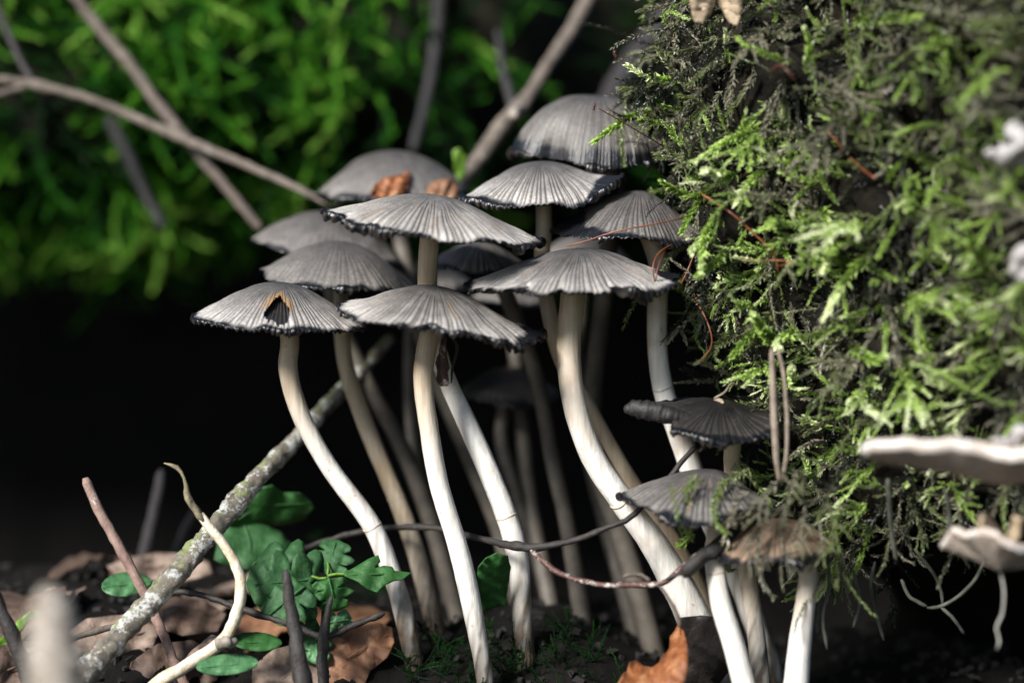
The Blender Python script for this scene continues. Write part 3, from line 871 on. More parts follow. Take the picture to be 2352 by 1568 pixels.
# A: pale cap spread wide above the others
mushroom('wide pale grey ink cap with curled black edge, its stem passing behind a lower cap',
         dict(at=(988, 528, 0, 250, 82), roll=8, pitch=0, dome=0.55, n=104, seed=11, inkside=[(180, 14, 0.07), (0, 16, .05)], mat='cap_pale', wave=0.045, ragged=0.06, curl=0.55, ink=0.965, streaks=7,
              notches=[(270, 8, 0.20), (236, 7, 0.14), (308, 4, 0.12), (332, 4, 0.14), (210, 5, .12)], lift=[(185, 16, 0.08), (252, 14, 0.06)], rimr=1.15),
         [(985, 570, 0, 46), (982, 650, 2, 46), (990, 740, 8, 44), (1010, 820, 10, 42), (1030, 880, 10, 42), (1095, 1020, 9, 46), (1163, 1185, 8, 48), (1190, 1290, 8, 50), (1198, 1400, 8, 48), (1207, 1540, 8, 52)],
         ring=(1166, 1195), tan_to=0.24, sseed=1)
# D: front cap under A
mushroom('ink cap with ribbed black margin directly below the widest pale cap',
         dict(at=(1008, 738, -4, 228, 80), roll=9.5, dome=0.42, n=100, seed=23, inkside=[(0, 20, 0.14)], wave=0.035, ragged=0.055, curl=0.6, ink=0.960, streaks=4, offc=-0.10,
              notches=[(266, 8, 0.18), (302, 4, 0.12), (335, 6, .14), (232, 4, .08)], lift=[(0, 22, 0.05)], rimr=1.15),
         [(985, 775, -2, 46), (972, 870, -2, 45), (985, 980, -2, 46), (1008, 1110, -2, 46), (1050, 1250, -2, 46), (1075, 1350, -2, 45), (1095, 1450, -2, 42), (1108, 1520, -2, 40)],
         tan_to=0.30, sseed=2)
# G: left cap with a hole
mushroom('ink cap with a torn brown edged hole in its front',
         dict(at=(640, 735, 5, 192, 88), roll=4.5, dome=0.6, n=88, seed=31, wave=0.03, ragged=0.03, curl=0.72, ink=0.95, hole=(272, 0.68, 11, 0.22), notches=[(330, 6, 0.08)], rimr=1.0),
         [(665, 778, 6, 42), (662, 850, 6, 42), (690, 950, 7, 42), (755, 1070, 8, 42), (850, 1200, 9, 44), (898, 1310, 10, 44), (925, 1400, 10, 46), (945, 1490, 10, 44)],
         ring=(855, 1207), tan_to=0.28, sseed=3)
# E: front right cap
mushroom('broad ink cap with split notched rim on a thick white stem beside the mossy stump',
         dict(at=(1315, 650, -2, 248, 80), roll=-1, dome=0.45, n=108, seed=47, inkside=[(0, 20, 0.2), (180, 12, .05)], wave=0.02, ragged=0.03, curl=0.45, ink=0.965, streaks=5, offc=0.10, mat='cap_grey',
              notches=[(238, 5, 0.26), (262, 4, 0.16), (294, 3.4, 0.34), (281, 6, 0.06), (350, 8, .12)], lift=[(5, 20, 0.05)], rimr=0.95),
         [(1315, 690, -1, 57), (1306, 800, -1, 54), (1318, 920, -1, 54), (1360, 1045, 0, 56), (1425, 1145, 1, 58), (1500, 1245, 3, 66), (1560, 1350, 5, 74), (1600, 1430, 6, 78)],
         ring=(1428, 1148), tan_to=0.22, sseed=4)
# H
mushroom('smooth bell shaped ink cap directly behind the cap with the hole',
         dict(at=(775, 645, 26, 178, 92), roll=5, dome=0.8, n=60, seed=53, wave=0.05, ragged=0.04, curl=0.35, ink=0.975, mat='cap_soft', gk=0.6, lift=[(190, 30, 0.05)]),
         [(783, 690, 26, 36), (785, 765, 26, 36), (800, 860, 26, 37), (850, 1000, 26, 38), (905, 1130, 26, 40), (950, 1250, 26, 42), (990, 1400, 26, 44)],
         ring=(908, 1150), tan_to=0.75, sseed=5)
# I
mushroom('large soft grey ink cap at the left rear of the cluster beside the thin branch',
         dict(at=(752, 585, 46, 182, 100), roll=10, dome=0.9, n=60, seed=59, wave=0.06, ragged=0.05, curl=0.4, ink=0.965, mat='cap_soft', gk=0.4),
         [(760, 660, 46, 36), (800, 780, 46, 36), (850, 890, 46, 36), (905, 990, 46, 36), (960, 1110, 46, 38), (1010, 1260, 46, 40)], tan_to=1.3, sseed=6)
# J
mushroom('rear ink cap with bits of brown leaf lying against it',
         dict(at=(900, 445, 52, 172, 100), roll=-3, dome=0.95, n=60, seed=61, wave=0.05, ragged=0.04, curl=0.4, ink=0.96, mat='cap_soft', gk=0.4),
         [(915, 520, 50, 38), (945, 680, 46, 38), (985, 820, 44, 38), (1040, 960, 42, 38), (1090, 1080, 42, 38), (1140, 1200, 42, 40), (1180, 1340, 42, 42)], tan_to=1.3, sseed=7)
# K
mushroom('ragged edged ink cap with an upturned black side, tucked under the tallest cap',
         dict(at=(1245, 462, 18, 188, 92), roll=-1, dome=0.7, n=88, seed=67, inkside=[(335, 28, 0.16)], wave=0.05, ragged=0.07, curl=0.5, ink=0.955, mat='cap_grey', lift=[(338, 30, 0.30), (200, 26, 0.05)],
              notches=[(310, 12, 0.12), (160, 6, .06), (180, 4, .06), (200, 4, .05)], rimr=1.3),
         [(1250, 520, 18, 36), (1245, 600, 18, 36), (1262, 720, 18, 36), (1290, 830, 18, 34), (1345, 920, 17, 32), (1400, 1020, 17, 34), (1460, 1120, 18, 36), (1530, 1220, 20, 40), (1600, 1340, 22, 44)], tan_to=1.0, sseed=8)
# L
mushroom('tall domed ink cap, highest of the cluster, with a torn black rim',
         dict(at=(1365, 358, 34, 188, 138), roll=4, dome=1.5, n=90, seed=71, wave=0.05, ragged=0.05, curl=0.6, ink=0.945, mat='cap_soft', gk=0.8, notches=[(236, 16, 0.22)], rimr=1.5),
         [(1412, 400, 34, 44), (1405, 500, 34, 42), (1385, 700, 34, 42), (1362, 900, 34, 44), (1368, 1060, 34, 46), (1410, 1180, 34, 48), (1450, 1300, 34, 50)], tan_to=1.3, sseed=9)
# M
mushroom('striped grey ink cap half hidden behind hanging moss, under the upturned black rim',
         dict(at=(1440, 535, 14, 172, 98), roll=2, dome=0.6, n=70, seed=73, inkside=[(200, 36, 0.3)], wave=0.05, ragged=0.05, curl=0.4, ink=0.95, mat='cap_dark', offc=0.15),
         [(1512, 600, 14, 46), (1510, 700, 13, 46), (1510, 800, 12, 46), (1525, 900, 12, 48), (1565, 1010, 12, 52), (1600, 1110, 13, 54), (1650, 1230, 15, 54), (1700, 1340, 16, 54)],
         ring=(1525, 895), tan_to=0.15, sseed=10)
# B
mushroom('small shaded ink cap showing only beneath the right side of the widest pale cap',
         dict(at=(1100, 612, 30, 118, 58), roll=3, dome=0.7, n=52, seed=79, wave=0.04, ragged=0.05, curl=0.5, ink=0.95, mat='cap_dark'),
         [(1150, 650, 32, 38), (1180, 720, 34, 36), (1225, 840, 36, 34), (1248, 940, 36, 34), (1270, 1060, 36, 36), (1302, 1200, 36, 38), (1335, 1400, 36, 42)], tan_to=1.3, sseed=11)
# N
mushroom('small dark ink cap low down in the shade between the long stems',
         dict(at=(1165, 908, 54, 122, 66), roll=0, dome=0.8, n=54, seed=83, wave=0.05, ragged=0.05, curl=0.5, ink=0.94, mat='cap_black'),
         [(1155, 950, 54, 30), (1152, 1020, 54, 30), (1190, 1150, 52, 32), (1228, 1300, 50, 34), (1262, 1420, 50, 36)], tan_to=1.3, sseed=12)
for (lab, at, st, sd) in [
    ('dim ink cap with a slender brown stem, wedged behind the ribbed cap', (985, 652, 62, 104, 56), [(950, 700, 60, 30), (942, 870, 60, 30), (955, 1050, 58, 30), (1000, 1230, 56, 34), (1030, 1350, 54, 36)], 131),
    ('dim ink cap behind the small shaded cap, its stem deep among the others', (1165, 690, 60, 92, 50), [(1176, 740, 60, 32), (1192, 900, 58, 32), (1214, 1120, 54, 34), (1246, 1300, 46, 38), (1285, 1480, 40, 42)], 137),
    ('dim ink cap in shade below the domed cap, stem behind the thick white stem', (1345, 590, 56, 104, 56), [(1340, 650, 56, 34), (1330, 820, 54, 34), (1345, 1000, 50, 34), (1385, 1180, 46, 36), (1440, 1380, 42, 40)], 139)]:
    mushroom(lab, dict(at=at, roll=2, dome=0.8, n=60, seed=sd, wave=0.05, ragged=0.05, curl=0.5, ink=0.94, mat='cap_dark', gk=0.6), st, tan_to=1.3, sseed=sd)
# O
mushroom('blackened shrivelled ink cap with one side rolled up, below the overhanging moss',
         dict(at=(1625, 958, -5, 160, 38), roll=3, pitch=8, dome=0.5, n=60, seed=89, wave=0.12, ragged=0.12, curl=0.8, ink=0.90, mat='cap_black', offc=0.2, lift=[(190, 22, 0.16), (275, 25, -0.16)],
              notches=[(222, 13, 0.22), (320, 8, 0.08)], rimr=1.5),
         [(1682, 985, -2, 40), (1681, 1060, 0, 38), (1690, 1180, 6, 38), (1712, 1290, 8, 40), (1732, 1420, 8, 42), (1748, 1560, 8, 46)], tan_to=0.6, sseed=13)
BLACK = [o for o in bpy.data.objects if o.get('label', '').startswith('blackened shrivelled')][0]
def flap(parent):
    rows = np.array([[*P(a, b, d), w * PX * .5] for (a, b, d, w) in [(1436, 940, -9, 18), (1462, 938, -10, 38), (1500, 945, -11, 42), (1545, 955, -11, 38), (1590, 966, -10, 26), (1612, 974, -8, 10)]])
    sp = spline(rows, 60)
    rad = sp[:, 3] * (1 + 0.03 * np.sin(np.arange(60) * 2.3 + np.sin(np.arange(60) * .4)))
    V, F, t = tube_arrays(sp[:, :3], rad, 16, 3, 0.10)
    mk('rolled_flap', V, F, M['gills'], parent)
flap(BLACK)
# P
mushroom('greyish brown ink cap with green moss strands lying over its top',
         dict(at=(1592, 1150, -10, 170, 74), roll=2, dome=0.65, n=64, seed=97, wave=0.07, ragged=0.07, curl=0.5, ink=0.94, mat='cap_dark', offc=0.25, lift=[(182, 20, 0.06), (280, 30, -0.06)], streaks=4, rimr=1.2),  # dark cap colour stands in for the shade on this cap
         [(1644, 1195, -12, 34), (1640, 1270, -14, 44), (1655, 1380, -15, 48), (1685, 1480, -15, 50), (1718, 1610, -15, 52)], ring=(1641, 1315), tan_to=0.22, dirt_shade=1.2, sseed=14)
# Q
mushroom('brown ink cap with dark rim under hanging moss at the foot of the stump',
         dict(at=(1790, 1262, -16, 138, 72), roll=-2, dome=0.8, n=58, seed=101, wave=0.06, ragged=0.05, curl=0.6, ink=0.935, mat='cap_brown', rimr=1.3),
         [(1852, 1300, -16, 46), (1850, 1380, -16, 46), (1838, 1470, -16, 52), (1826, 1600, -16, 62)], tan_to=0.25, dirt_shade=1.2, sseed=15)

# ------------------------------------------------------------------ twigs and branches
def stick(name, label, cat, pts, mat, rough=0.08, sides=10, N=None, seed=0, knots=(), group=None, parent=None, part=None, k=1.0):
    """pts: (px, py, dd, width)"""
    rows = np.array([[*P(a, b, d), w * k * PX * .5 * (DIST + d * .001) / DIST] for (a, b, d, w) in pts])
    L = np.linalg.norm(np.diff(rows[:, :3], axis=0), axis=1).sum()
    N = N or int(np.clip(L / 0.0012, 12, 140))
    sp = spline(rows, N)
    g = np.random.default_rng(seed)
    rad = sp[:, 3] * (1 + 0.5 * rough * np.convolve(g.normal(0, 1, N + 4), np.ones(5) / 2.2, 'valid'))
    for (t, wd, am) in knots:
        rad = rad * (1 + am * np.exp(-((np.linspace(0, 1, N) - t) / wd) ** 2))
    rad[0] *= 0.6; rad[-1] *= 0.6
    path = sp[:, :3] + g.normal(0, 1, (N, 3)) * rad[:, None] * 0.05
    V, F, t = tube_arrays(path, np.maximum(rad, 5e-5), sides, seed, rough)
    o = mk(part or name, V, F, M[mat], parent)
    if parent is None: tag(o, label, cat, group)
    return o

# slim branches in front of the log
b1 = stick('branch', 'thin grey brown branch arching from the left down to the rear caps', 'branch',
           [(-60, 182, 78, 24), (0, 182, 78, 25), (75, 194, 78, 27), (190, 222, 76, 28), (300, 266, 74, 28), (420, 318, 70, 30), (520, 360, 66, 27), (640, 412, 62, 25), (735, 458, 60, 20), (790, 482, 60, 14)], 'bark_mid', 0.07, seed=1, k=0.74, knots=[(0.17, .02, .5), (0.52, .03, .25)])
stick('branch', '', '', [(82, 198, 78, 26), (52, 150, 80, 22), (25, 90, 84, 22), (0, 35, 88, 22), (-30, -40, 92, 22)], 'bark_dark', 0.1, seed=2, k=0.80, parent=b1, part='side_twig')
stick('branch', '', '', [(70, 196, 78, 22), (30, 206, 78, 20), (-40, 228, 76, 20)], 'bark_grey', 0.08, seed=3, k=0.80, parent=b1, part='side_twig')
stick('branch', 'grey straight branch crossing the arching branch and ending behind the left rear cap', 'branch',
      [(150, -40, 92, 30), (225, 62, 88, 32), (300, 150, 84, 32), (360, 235, 80, 34), (430, 322, 76, 34), (480, 385, 74, 30), (540, 455, 72, 28), (600, 528, 70, 26)], 'bark_grey', 0.06, seed=4, k=0.80)
stick('branch', 'dim grey broken twig slanting across the moss below the arching branch', 'branch',
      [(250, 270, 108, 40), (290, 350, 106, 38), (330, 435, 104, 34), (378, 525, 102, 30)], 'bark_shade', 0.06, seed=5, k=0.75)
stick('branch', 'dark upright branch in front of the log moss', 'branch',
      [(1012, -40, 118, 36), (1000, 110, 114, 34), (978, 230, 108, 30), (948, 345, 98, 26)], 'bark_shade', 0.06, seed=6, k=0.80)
b2 = stick('branch', 'pale weathered branch rising behind the highest ink cap', 'branch',
           [(1375, -50, 96, 44), (1320, 55, 90, 46), (1262, 145, 82, 44), (1205, 235, 74, 44), (1165, 275, 72, 56), (1125, 330, 68, 58), (1080, 390, 62, 52), (1050, 440, 58, 40)], 'bark_mid', 0.06, seed=7, k=0.72, knots=[(0.60, .03, .25)])
stick('branch', '', '', [(1195, 248, 70, 30), (1182, 262, 60, 34), (1178, 266, 58, 26)], 'bark_pale', 0.05, seed=8, k=0.80, parent=b2, part='snapped_stub')
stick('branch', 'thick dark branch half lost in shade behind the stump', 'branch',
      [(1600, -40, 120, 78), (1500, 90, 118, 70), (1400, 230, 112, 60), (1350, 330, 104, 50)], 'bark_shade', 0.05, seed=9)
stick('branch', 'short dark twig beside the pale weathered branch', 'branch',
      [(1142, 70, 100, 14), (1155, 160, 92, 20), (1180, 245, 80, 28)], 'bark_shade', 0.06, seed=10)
# lichen stick
stick('lichen_stick', 'lichen spotted stick with green crust slanting up from the leaf litter', 'stick',
      [(130, 1640, -16, 84), (195, 1550, -12, 78), (260, 1478, -9, 72), (330, 1400, -6, 68), (400, 1322, -3, 66), (500, 1205, 4, 62), (590, 1100, 12, 56), (660, 1030, 22, 50), (740, 945, 34, 46), (800, 880, 42, 42), (900, 775, 54, 36)], 'bark_lichen', 0.075, 16, 150, seed=11, k=0.76, knots=[(0.09, .015, .2), (0.30, .02, .1), (0.47, .02, .15)])
# pinkish stick
stick('pink_stick', 'thin pinkish stick leaning behind the lichen spotted stick', 'stick',
      [(196, 1096, 6, 24), (212, 1140, 6, 28), (262, 1235, 5, 28), (315, 1330, 4, 28), (352, 1405, 3, 27), (385, 1480, 1, 26), (405, 1530, 0, 27), (440, 1600, 0, 26)], 'bark_pink', 0.06, 10, seed=12, k=0.85, knots=[(0.85, .015, .35), (0.88, .01, -.25)])
# curled straw stem
cs = stick('curled_stem', 'straw coloured dry stem curling up to a shrivelled tip', 'dry stem',
           [(330, 1600, -8, 44), (372, 1562, -8, 42), (440, 1520, -7, 38), (505, 1476, -6, 36), (535, 1430, -6, 34), (552, 1370, -6, 34), (548, 1315, -6, 32), (522, 1262, -6, 30), (488, 1218, -6, 28), (452, 1172, -6, 26)], 'straw', 0.05, 12, seed=13, k=0.78)
stick('x', '', '', [(470, 1196, -6.4, 26), (446, 1164, -6, 25), (430, 1138, -6, 17), (427, 1112, -6, 9), (418, 1086, -6, 8), (407, 1072, -6, 12), (396, 1069, -6, 9), (376, 1063, -6, 4)], 'straw_dirty', 0.22, 8, seed=14, k=0.85, parent=cs, part='shrivelled_tip')
stick('x', '', '', [(500, 1476, -9, 26), (520, 1476, -11, 24), (545, 1474, -10, 14)], 'bark_pale', 0.2, 8, seed=15, parent=cs, part='torn_bud')
# dim sticks in the hollow
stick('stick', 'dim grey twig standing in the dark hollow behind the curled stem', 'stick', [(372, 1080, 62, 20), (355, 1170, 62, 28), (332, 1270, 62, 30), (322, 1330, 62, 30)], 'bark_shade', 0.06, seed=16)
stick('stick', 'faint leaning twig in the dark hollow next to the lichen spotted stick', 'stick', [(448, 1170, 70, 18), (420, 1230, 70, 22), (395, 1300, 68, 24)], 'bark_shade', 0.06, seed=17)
# dark twigs of the lower left
stick('dark_twig', 'thick dark upright twig stub with tapering tip in front of the lobed leaf', 'twig',
      [(655, 1308, -12, 18), (660, 1340, -12, 26), (672, 1420, -12, 32), (684, 1490, -13, 42), (700, 1600, -14, 52)], 'bark_dark', 0.1, 10, seed=18, k=0.90)
stick('dark_twig', 'short thin dark twig stub standing beside the thick dark stub', 'twig',
      [(763, 1366, -4, 10), (752, 1410, -4, 18), (744, 1460, -4, 24), (742, 1530, -4, 26), (742, 1600, -4, 26)], 'bark_dark', 0.1, 10, seed=19)
tw = stick('dark_twig', 'long thin dark twig lying across the lobed green leaf', 'twig',
           [(300, 1398, 6, 14), (400, 1360, 4, 18), (470, 1368, 2, 18), (560, 1400, 0, 18), (650, 1428, -2, 20), (700, 1448, -2, 22), (752, 1462, -2, 20), (800, 1440, -1, 18), (862, 1416, 0, 16), (884, 1408, 0, 12)], 'bark_dark', 0.12, 9, seed=20, k=0.85, knots=[(0.5, .02, .3), (0.96, .02, .4)])
stick('dark_twig', 'dark rough twig leaning out of the litter at the far left', 'twig', [(-20, 1350, -12, 26), (20, 1440, -12, 34), (48, 1510, -12, 36), (80, 1600, -12, 40)], 'bark_dark', 0.12, 10, seed=21)
stick('twig', 'slender grey twig lying in the litter beneath the lichen spotted stick', 'twig', [(-30, 1520, 2, 16), (90, 1490, 2, 18), (200, 1455, 3, 16), (330, 1420, 4, 14)], 'bark_grey', 0.1, 8, seed=22)
# foreground blurred stump of a stick
stick('pale_stub', 'stout pale stub of broken wood standing close in front of the litter', 'stick', [(112, 1350, -120, 60), (116, 1400, -120, 98), (124, 1480, -122, 122), (132, 1600, -124, 134), (140, 1760, -126, 140)], 'bark_pale', 0.05, 12, seed=23)
stick('gill_remnant', 'shrivelled black gill remnant hanging beside the stem below the ribbed cap', 'gill remnant', [(1020, 770, 1, 10), (1018, 800, 1, 16), (1014, 840, 1, 26), (1020, 872, 1, 22), (1030, 884, 1, 8)], 'bark_red', 0.2, 8, seed=90)
stick('gill_remnant', 'thread thin black gill strand hanging from the ribbed cap', 'gill remnant', [(1040, 775, 1, 6), (1050, 800, 2, 8), (1040, 840, 2, 6), (1036, 880, 2, 4)], 'bark_dark', 0.2, 6, seed=91)
# the thin twig that runs between the stems
mt = stick('wiry_twig', 'wiry dark twig threading between the white stems', 'twig',
           [(690, 1262, 22, 16), (780, 1232, 21, 18), (890, 1212, 20, 18), (1000, 1212, 14, 18), (1100, 1236, 4, 19), (1215, 1256, -6, 22), (1320, 1240, -8, 19), (1400, 1208, -9, 17), (1450, 1186, -9, 16), (1520, 1115, -7, 15), (1570, 1055, -6, 16), (1598, 1025, -4, 18)], 'bark_dark', 0.1, 8, seed=24, k=0.85, knots=[(.55, .02, .3)])
stick('x', '', '', [(1215, 1256, -6, 16), (1260, 1300, -9, 15), (1310, 1325, -11, 15), (1380, 1342, -13, 16), (1450, 1342, -14, 17), (1515, 1340, -15, 18), (1545, 1322, -16, 18), (1580, 1292, -17, 17), (1610, 1268, -18, 15)], 'bark_red', 0.1, 8, seed=25, k=0.85, parent=mt, part='side_twig')
stick('x', '', '', [(1495, 1334, -15, 9), (1475, 1322, -15, 10), (1450, 1318, -15, 11), (1432, 1325, -15, 9)], 'bark_grey', 0.12, 7, seed=26, parent=mt, part='dry_bract')
stick('x', '', '', [(1530, 1330, -16, 9), (1560, 1318, -17, 8), (1582, 1322, -18, 6), (1600, 1350, -18, 5), (1608, 1372, -18, 3)], 'bark_dark', 0.1, 6, seed=27, parent=mt, part='root_fibre')
stick('wet_twig_end', 'glossy black hollow twig end above the front white stem', 'twig',
      [(1568, 1322, -19, 26), (1590, 1300, -19, 34), (1620, 1275, -18, 36), (1660, 1245, -16, 34), (1720, 1200, -10, 28), (1800, 1160, 0, 26)], 'bark_dark', 0.14, 10, seed=28)

# ------------------------------------------------------------------ leaves
def leaf(name, label, cat, outline, mat, dd=0.0, slope=(0, 0), bow=(0, 0), crinkle=0.4, thick=0.00022, parent=None, group=None, seed=0, midrib=None):
    """outline in grid pixels; depth dd + slope*(offset) + bow*(offset^2), mm"""
    pts = np.array(outline, dtype=float)
    c = pts.mean(0); sz = np.ptp(pts, axis=0).max()
    bm = bmesh.new()
    sm = []
    n = len(pts)
    for i in range(n):
        a, b = pts[i], pts[(i + 1) % n]
        k = max(1, int(np.hypot(*(b - a)) / (sz / 14)))
        for q in range(k): sm.append(a + (b - a) * q / k)
    bv = [bm.verts.new((p[0], p[1], 0)) for p in sm]
    fc = bm.faces.new(bv)
    bmesh.ops.triangulate(bm, faces=[fc])
    bmesh.ops.subdivide_edges(bm, edges=bm.edges[:], cuts=1, use_grid_fill=True)
    bmesh.ops.beautify_fill(bm, faces=bm.faces[:], edges=bm.edges[:])
    bmesh.ops.subdivide_edges(bm, edges=bm.edges[:], cuts=1)
    bmesh.ops.triangulate(bm, faces=bm.faces[:])
    r = np.random.default_rng(seed); ph = r.uniform(0, 6, 6)
    V = []
    for v in bm.verts:
        u = (v.co.x - c[0]) / sz; w = (v.co.y - c[1]) / sz
        d = dd + slope[0] * u + slope[1] * w + bow[0] * u * u + bow[1] * w * w
        d += crinkle * (math.sin(9 * u + ph[0]) * math.sin(8 * w + ph[1]) + 0.6 * math.sin(19 * u + 7 * w + ph[2]) + 0.3 * math.sin(31 * w - 17 * u + ph[3]))
        V.append(P(v.co.x, v.co.y, d))
    bm.verts.index_update()
    F = [tuple(x.index for x in f.verts) for f in bm.faces]
    bm.free()
    V = np.array(V)
    # real thickness: a second sheet behind, joined along the edge
    cnt = {}
    for f in F:
        for i in range(3):
            e = (f[i], f[(i + 1) % 3]); cnt[e] = 1
    vn = np.zeros_like(V)
    for f in F:
        nn = np.cross(V[f[1]] - V[f[0]], V[f[2]] - V[f[0]])
        for i in f: vn[i] += nn
    vn /= np.linalg.norm(vn, axis=1)[:, None] + 1e-15
    m = len(V)
    V2 = np.vstack([V, V - vn * thick])
    F2 = list(F) + [(f[2] + m, f[1] + m, f[0] + m) for f in F]
    for (a, b) in cnt:
        if (b, a) not in cnt: F2.append((b, a, a + m, b + m))
    o = mk(name, V2, F2, M[mat], parent)
    if parent is None: tag(o, label, cat, group)
    if midrib is not None:
        rows = []
        for (x, y) in midrib:
            u = (x - c[0]) / sz; w = (y - c[1]) / sz
            d = dd + slope[0] * u + slope[1] * w + bow[0] * u * u + bow[1] * w * w - 0.15
            rows.append(P(x, y, d))
        rows = np.array(rows); sp = spline(rows, 14)
        v, f, t = tube_arrays(sp, np.linspace(0.00035, 0.00012, 14), 6)
        mk('midrib', v, f, M[mat], o)
    return o

def ell(cx, cy, a, b, rot=0, n=18, point=0.0, seed=0, jag=0.0):
    r = np.random.default_rng(seed); out = []
    for i in range(n):
        t = i / n * 2 * math.pi
        k = 1 + jag * r.normal()
        x = a * math.cos(t) * k; y = b * math.sin(t) * k * (1 - point * max(0, math.cos(t)) ** 2)
        out.append((cx + x * math.cos(rot) - y * math.sin(rot), cy + x * math.sin(rot) + y * math.cos(rot)))
    return out

# green leaves
leaf('green_leaf', 'broad blurred green leaf with pointed lobe behind the lichen spotted stick', 'leaf',
     [(520, 1185), (560, 1150), (600, 1118), (625, 1112), (650, 1130), (690, 1130), (715, 1150), (722, 1165), (700, 1190), (675, 1200), (640, 1205), (600, 1200), (560, 1215), (530, 1215)], 'leaf_green', 26, (6, 14), (0, 10), 0.6, seed=1, midrib=[(525, 1205), (600, 1165), (715, 1155)])
leaf('green_leaf', 'dark bluish green leaf hanging below the pointed lobed leaf', 'leaf',
     [(520, 1212), (560, 1200), (610, 1205), (650, 1225), (672, 1250), (660, 1280), (620, 1300), (570, 1308), (520, 1300), (492, 1285), (500, 1245)], 'leaf_bluegreen', 24, (4, -10), (4, 8), 0.6, seed=2, midrib=[(560, 1204), (575, 1250), (570, 1304)])
leaf('green_leaf', 'single heart shaped green leaf between the white stems', 'leaf',
     [(1115, 1280), (1140, 1268), (1165, 1275), (1172, 1300), (1168, 1340), (1160, 1390), (1150, 1390), (1140, 1372), (1130, 1372), (1112, 1402), (1098, 1385), (1092, 1340), (1098, 1300)], 'leaf_green', 2, (6, 10), (0, 0), 0.5, seed=3)
leaf('round_leaf', 'pale green oval leaf lying on the litter beside the curled stem', 'leaf', ell(522, 1526, 72, 24, -0.08, 20, 0.1), 'leaf_pale', -10, (2, -9), (0, 4), 0.2, seed=4, midrib=[(455, 1532), (522, 1527), (590, 1518)])
leaf('round_leaf', 'mottled olive green oval leaf just above the pale oval leaf', 'leaf', ell(590, 1474, 58, 22, 0.05, 20, 0.1), 'leaf_green', -4, (2, -9), (0, 4), 0.2, seed=5, midrib=[(535, 1472), (590, 1475), (645, 1478)])
leaf('round_leaf', 'oval green leaf peeping out behind the pinkish stick', 'leaf', ell(290, 1342, 58, 28, -0.1, 20, 0.2), 'leaf_pale', 12, (4, -12), (0, 6), 0.3, seed=6, midrib=[(235, 1348), (290, 1343), (345, 1335)])
leaf('lime_sprout', 'small lime green sprout curling from the litter at the far left', 'sprout', [(-20, 1480), (20, 1450), (40, 1425), (70, 1402), (105, 1400), (118, 1412), (85, 1416), (60, 1435), (35, 1470), (15, 1500), (-20, 1505)], 'leaf_lime', 8, (4, -6), (0, 0), 0.5, seed=7)
leaf('lime_leaf', 'blurred yellowish leaf standing at the foot of the pale weathered branch', 'leaf', [(1040, 345), (1056, 340), (1072, 360), (1070, 395), (1055, 420), (1044, 395)], 'leaf_lime', 56, (2, 2), (0, 0), 0.3, seed=8)
# lobed compound leaf
fr = empty('lobed_leaf', P(735, 1470, 4), 'deeply lobed green compound leaf growing beside the stem bases', 'leaf')
def lobed(cx, cy, L, rot, lob, seed, mat='leaf_bluegreen', dd=2):
    """leaflet with rounded lobes, stalk end at (cx, cy)"""
    r = np.random.default_rng(seed)
    prof = []
    for i in range(lob):
        t = (i + 0.5) / lob; w = 0.52 * math.sin(math.pi * (0.18 + 0.72 * t)) ** 0.8
        prof += [(t - 0.42 / lob, w * 0.80), (t - 0.22 / lob, w * 1.08), (t + 0.12 / lob, w * 1.14), (t + 0.36 / lob, w * 0.92), (t + 0.5 / lob, w * 0.42)]
    up = [(0, 0.03)] + prof; dn = [(x, -y * r.uniform(0.85, 1.1)) for x, y in prof][::-1] + [(0, -0.03)]
    pts = up + [(1.04, 0.06), (1.04, -0.06)] + dn
    c, s = math.cos(rot), math.sin(rot)
    out = [(cx + L * (x * c - y * s), cy + L * (x * s + y * c) * 0.86) for x, y in pts]
    leaf('leaflet', '', '', out, mat, dd, (r.uniform(-5, 5), r.uniform(-8, 2)), (6, 6), 0.4, seed=seed, parent=fr,
         midrib=[(cx, cy), (cx + 0.5 * L * c, cy + 0.43 * L * s), (cx + 0.95 * L * c, cy + 0.82 * L * s)])
for (cx, cy, L, rot, lob, mat, dd) in [(728, 1325, 140, math.pi + 0.35, 3, 'leaf_bluegreen', 4), (722, 1330, 150, math.pi - 0.10, 3, 'leaf_bluegreen', 0), (700, 1345, 120, math.pi - 0.75, 3, 'leaf_bluegreen', -2), (752, 1318, 92, -1.35, 3, 'leaf_bluegreen', 6),
                                       (755, 1328, 86, 1.35, 3, 'leaf_green', 0), (735, 1350, 90, 2.2, 2, 'leaf_bluegreen', 0), (745, 1430, 62, -0.15, 2, 'leaf_pale', 2), (735, 1440, 62, 2.9, 2, 'leaf_bluegreen', 2), (725, 1462, 70, 1.5, 2, 'leaf_pale', 3)]:
    lobed(cx, cy, L, rot, lob, int(cx + cy), mat, dd)
leaf('leaflet', '', '', [(790, 1315), (820, 1300), (846, 1284), (868, 1274), (873, 1290), (860, 1304), (880, 1299), (900, 1302), (905, 1311), (946, 1315), (925, 1331), (905, 1334), (880, 1346), (866, 1361), (842, 1352), (820, 1335), (795, 1325)], 'leaf_green', 1, (3, -6), (4, 4), 0.4, parent=fr, seed=77, midrib=[(790, 1320), (860, 1318), (935, 1318)])
stick('x', '', '', [(755, 1320, 3, 9), (748, 1360, 4, 9), (742, 1420, 5, 10), (740, 1480, 6, 10), (742, 1550, 6, 10)], 'leaf_green', 0.02, 7, seed=31, parent=fr, part='stalk')
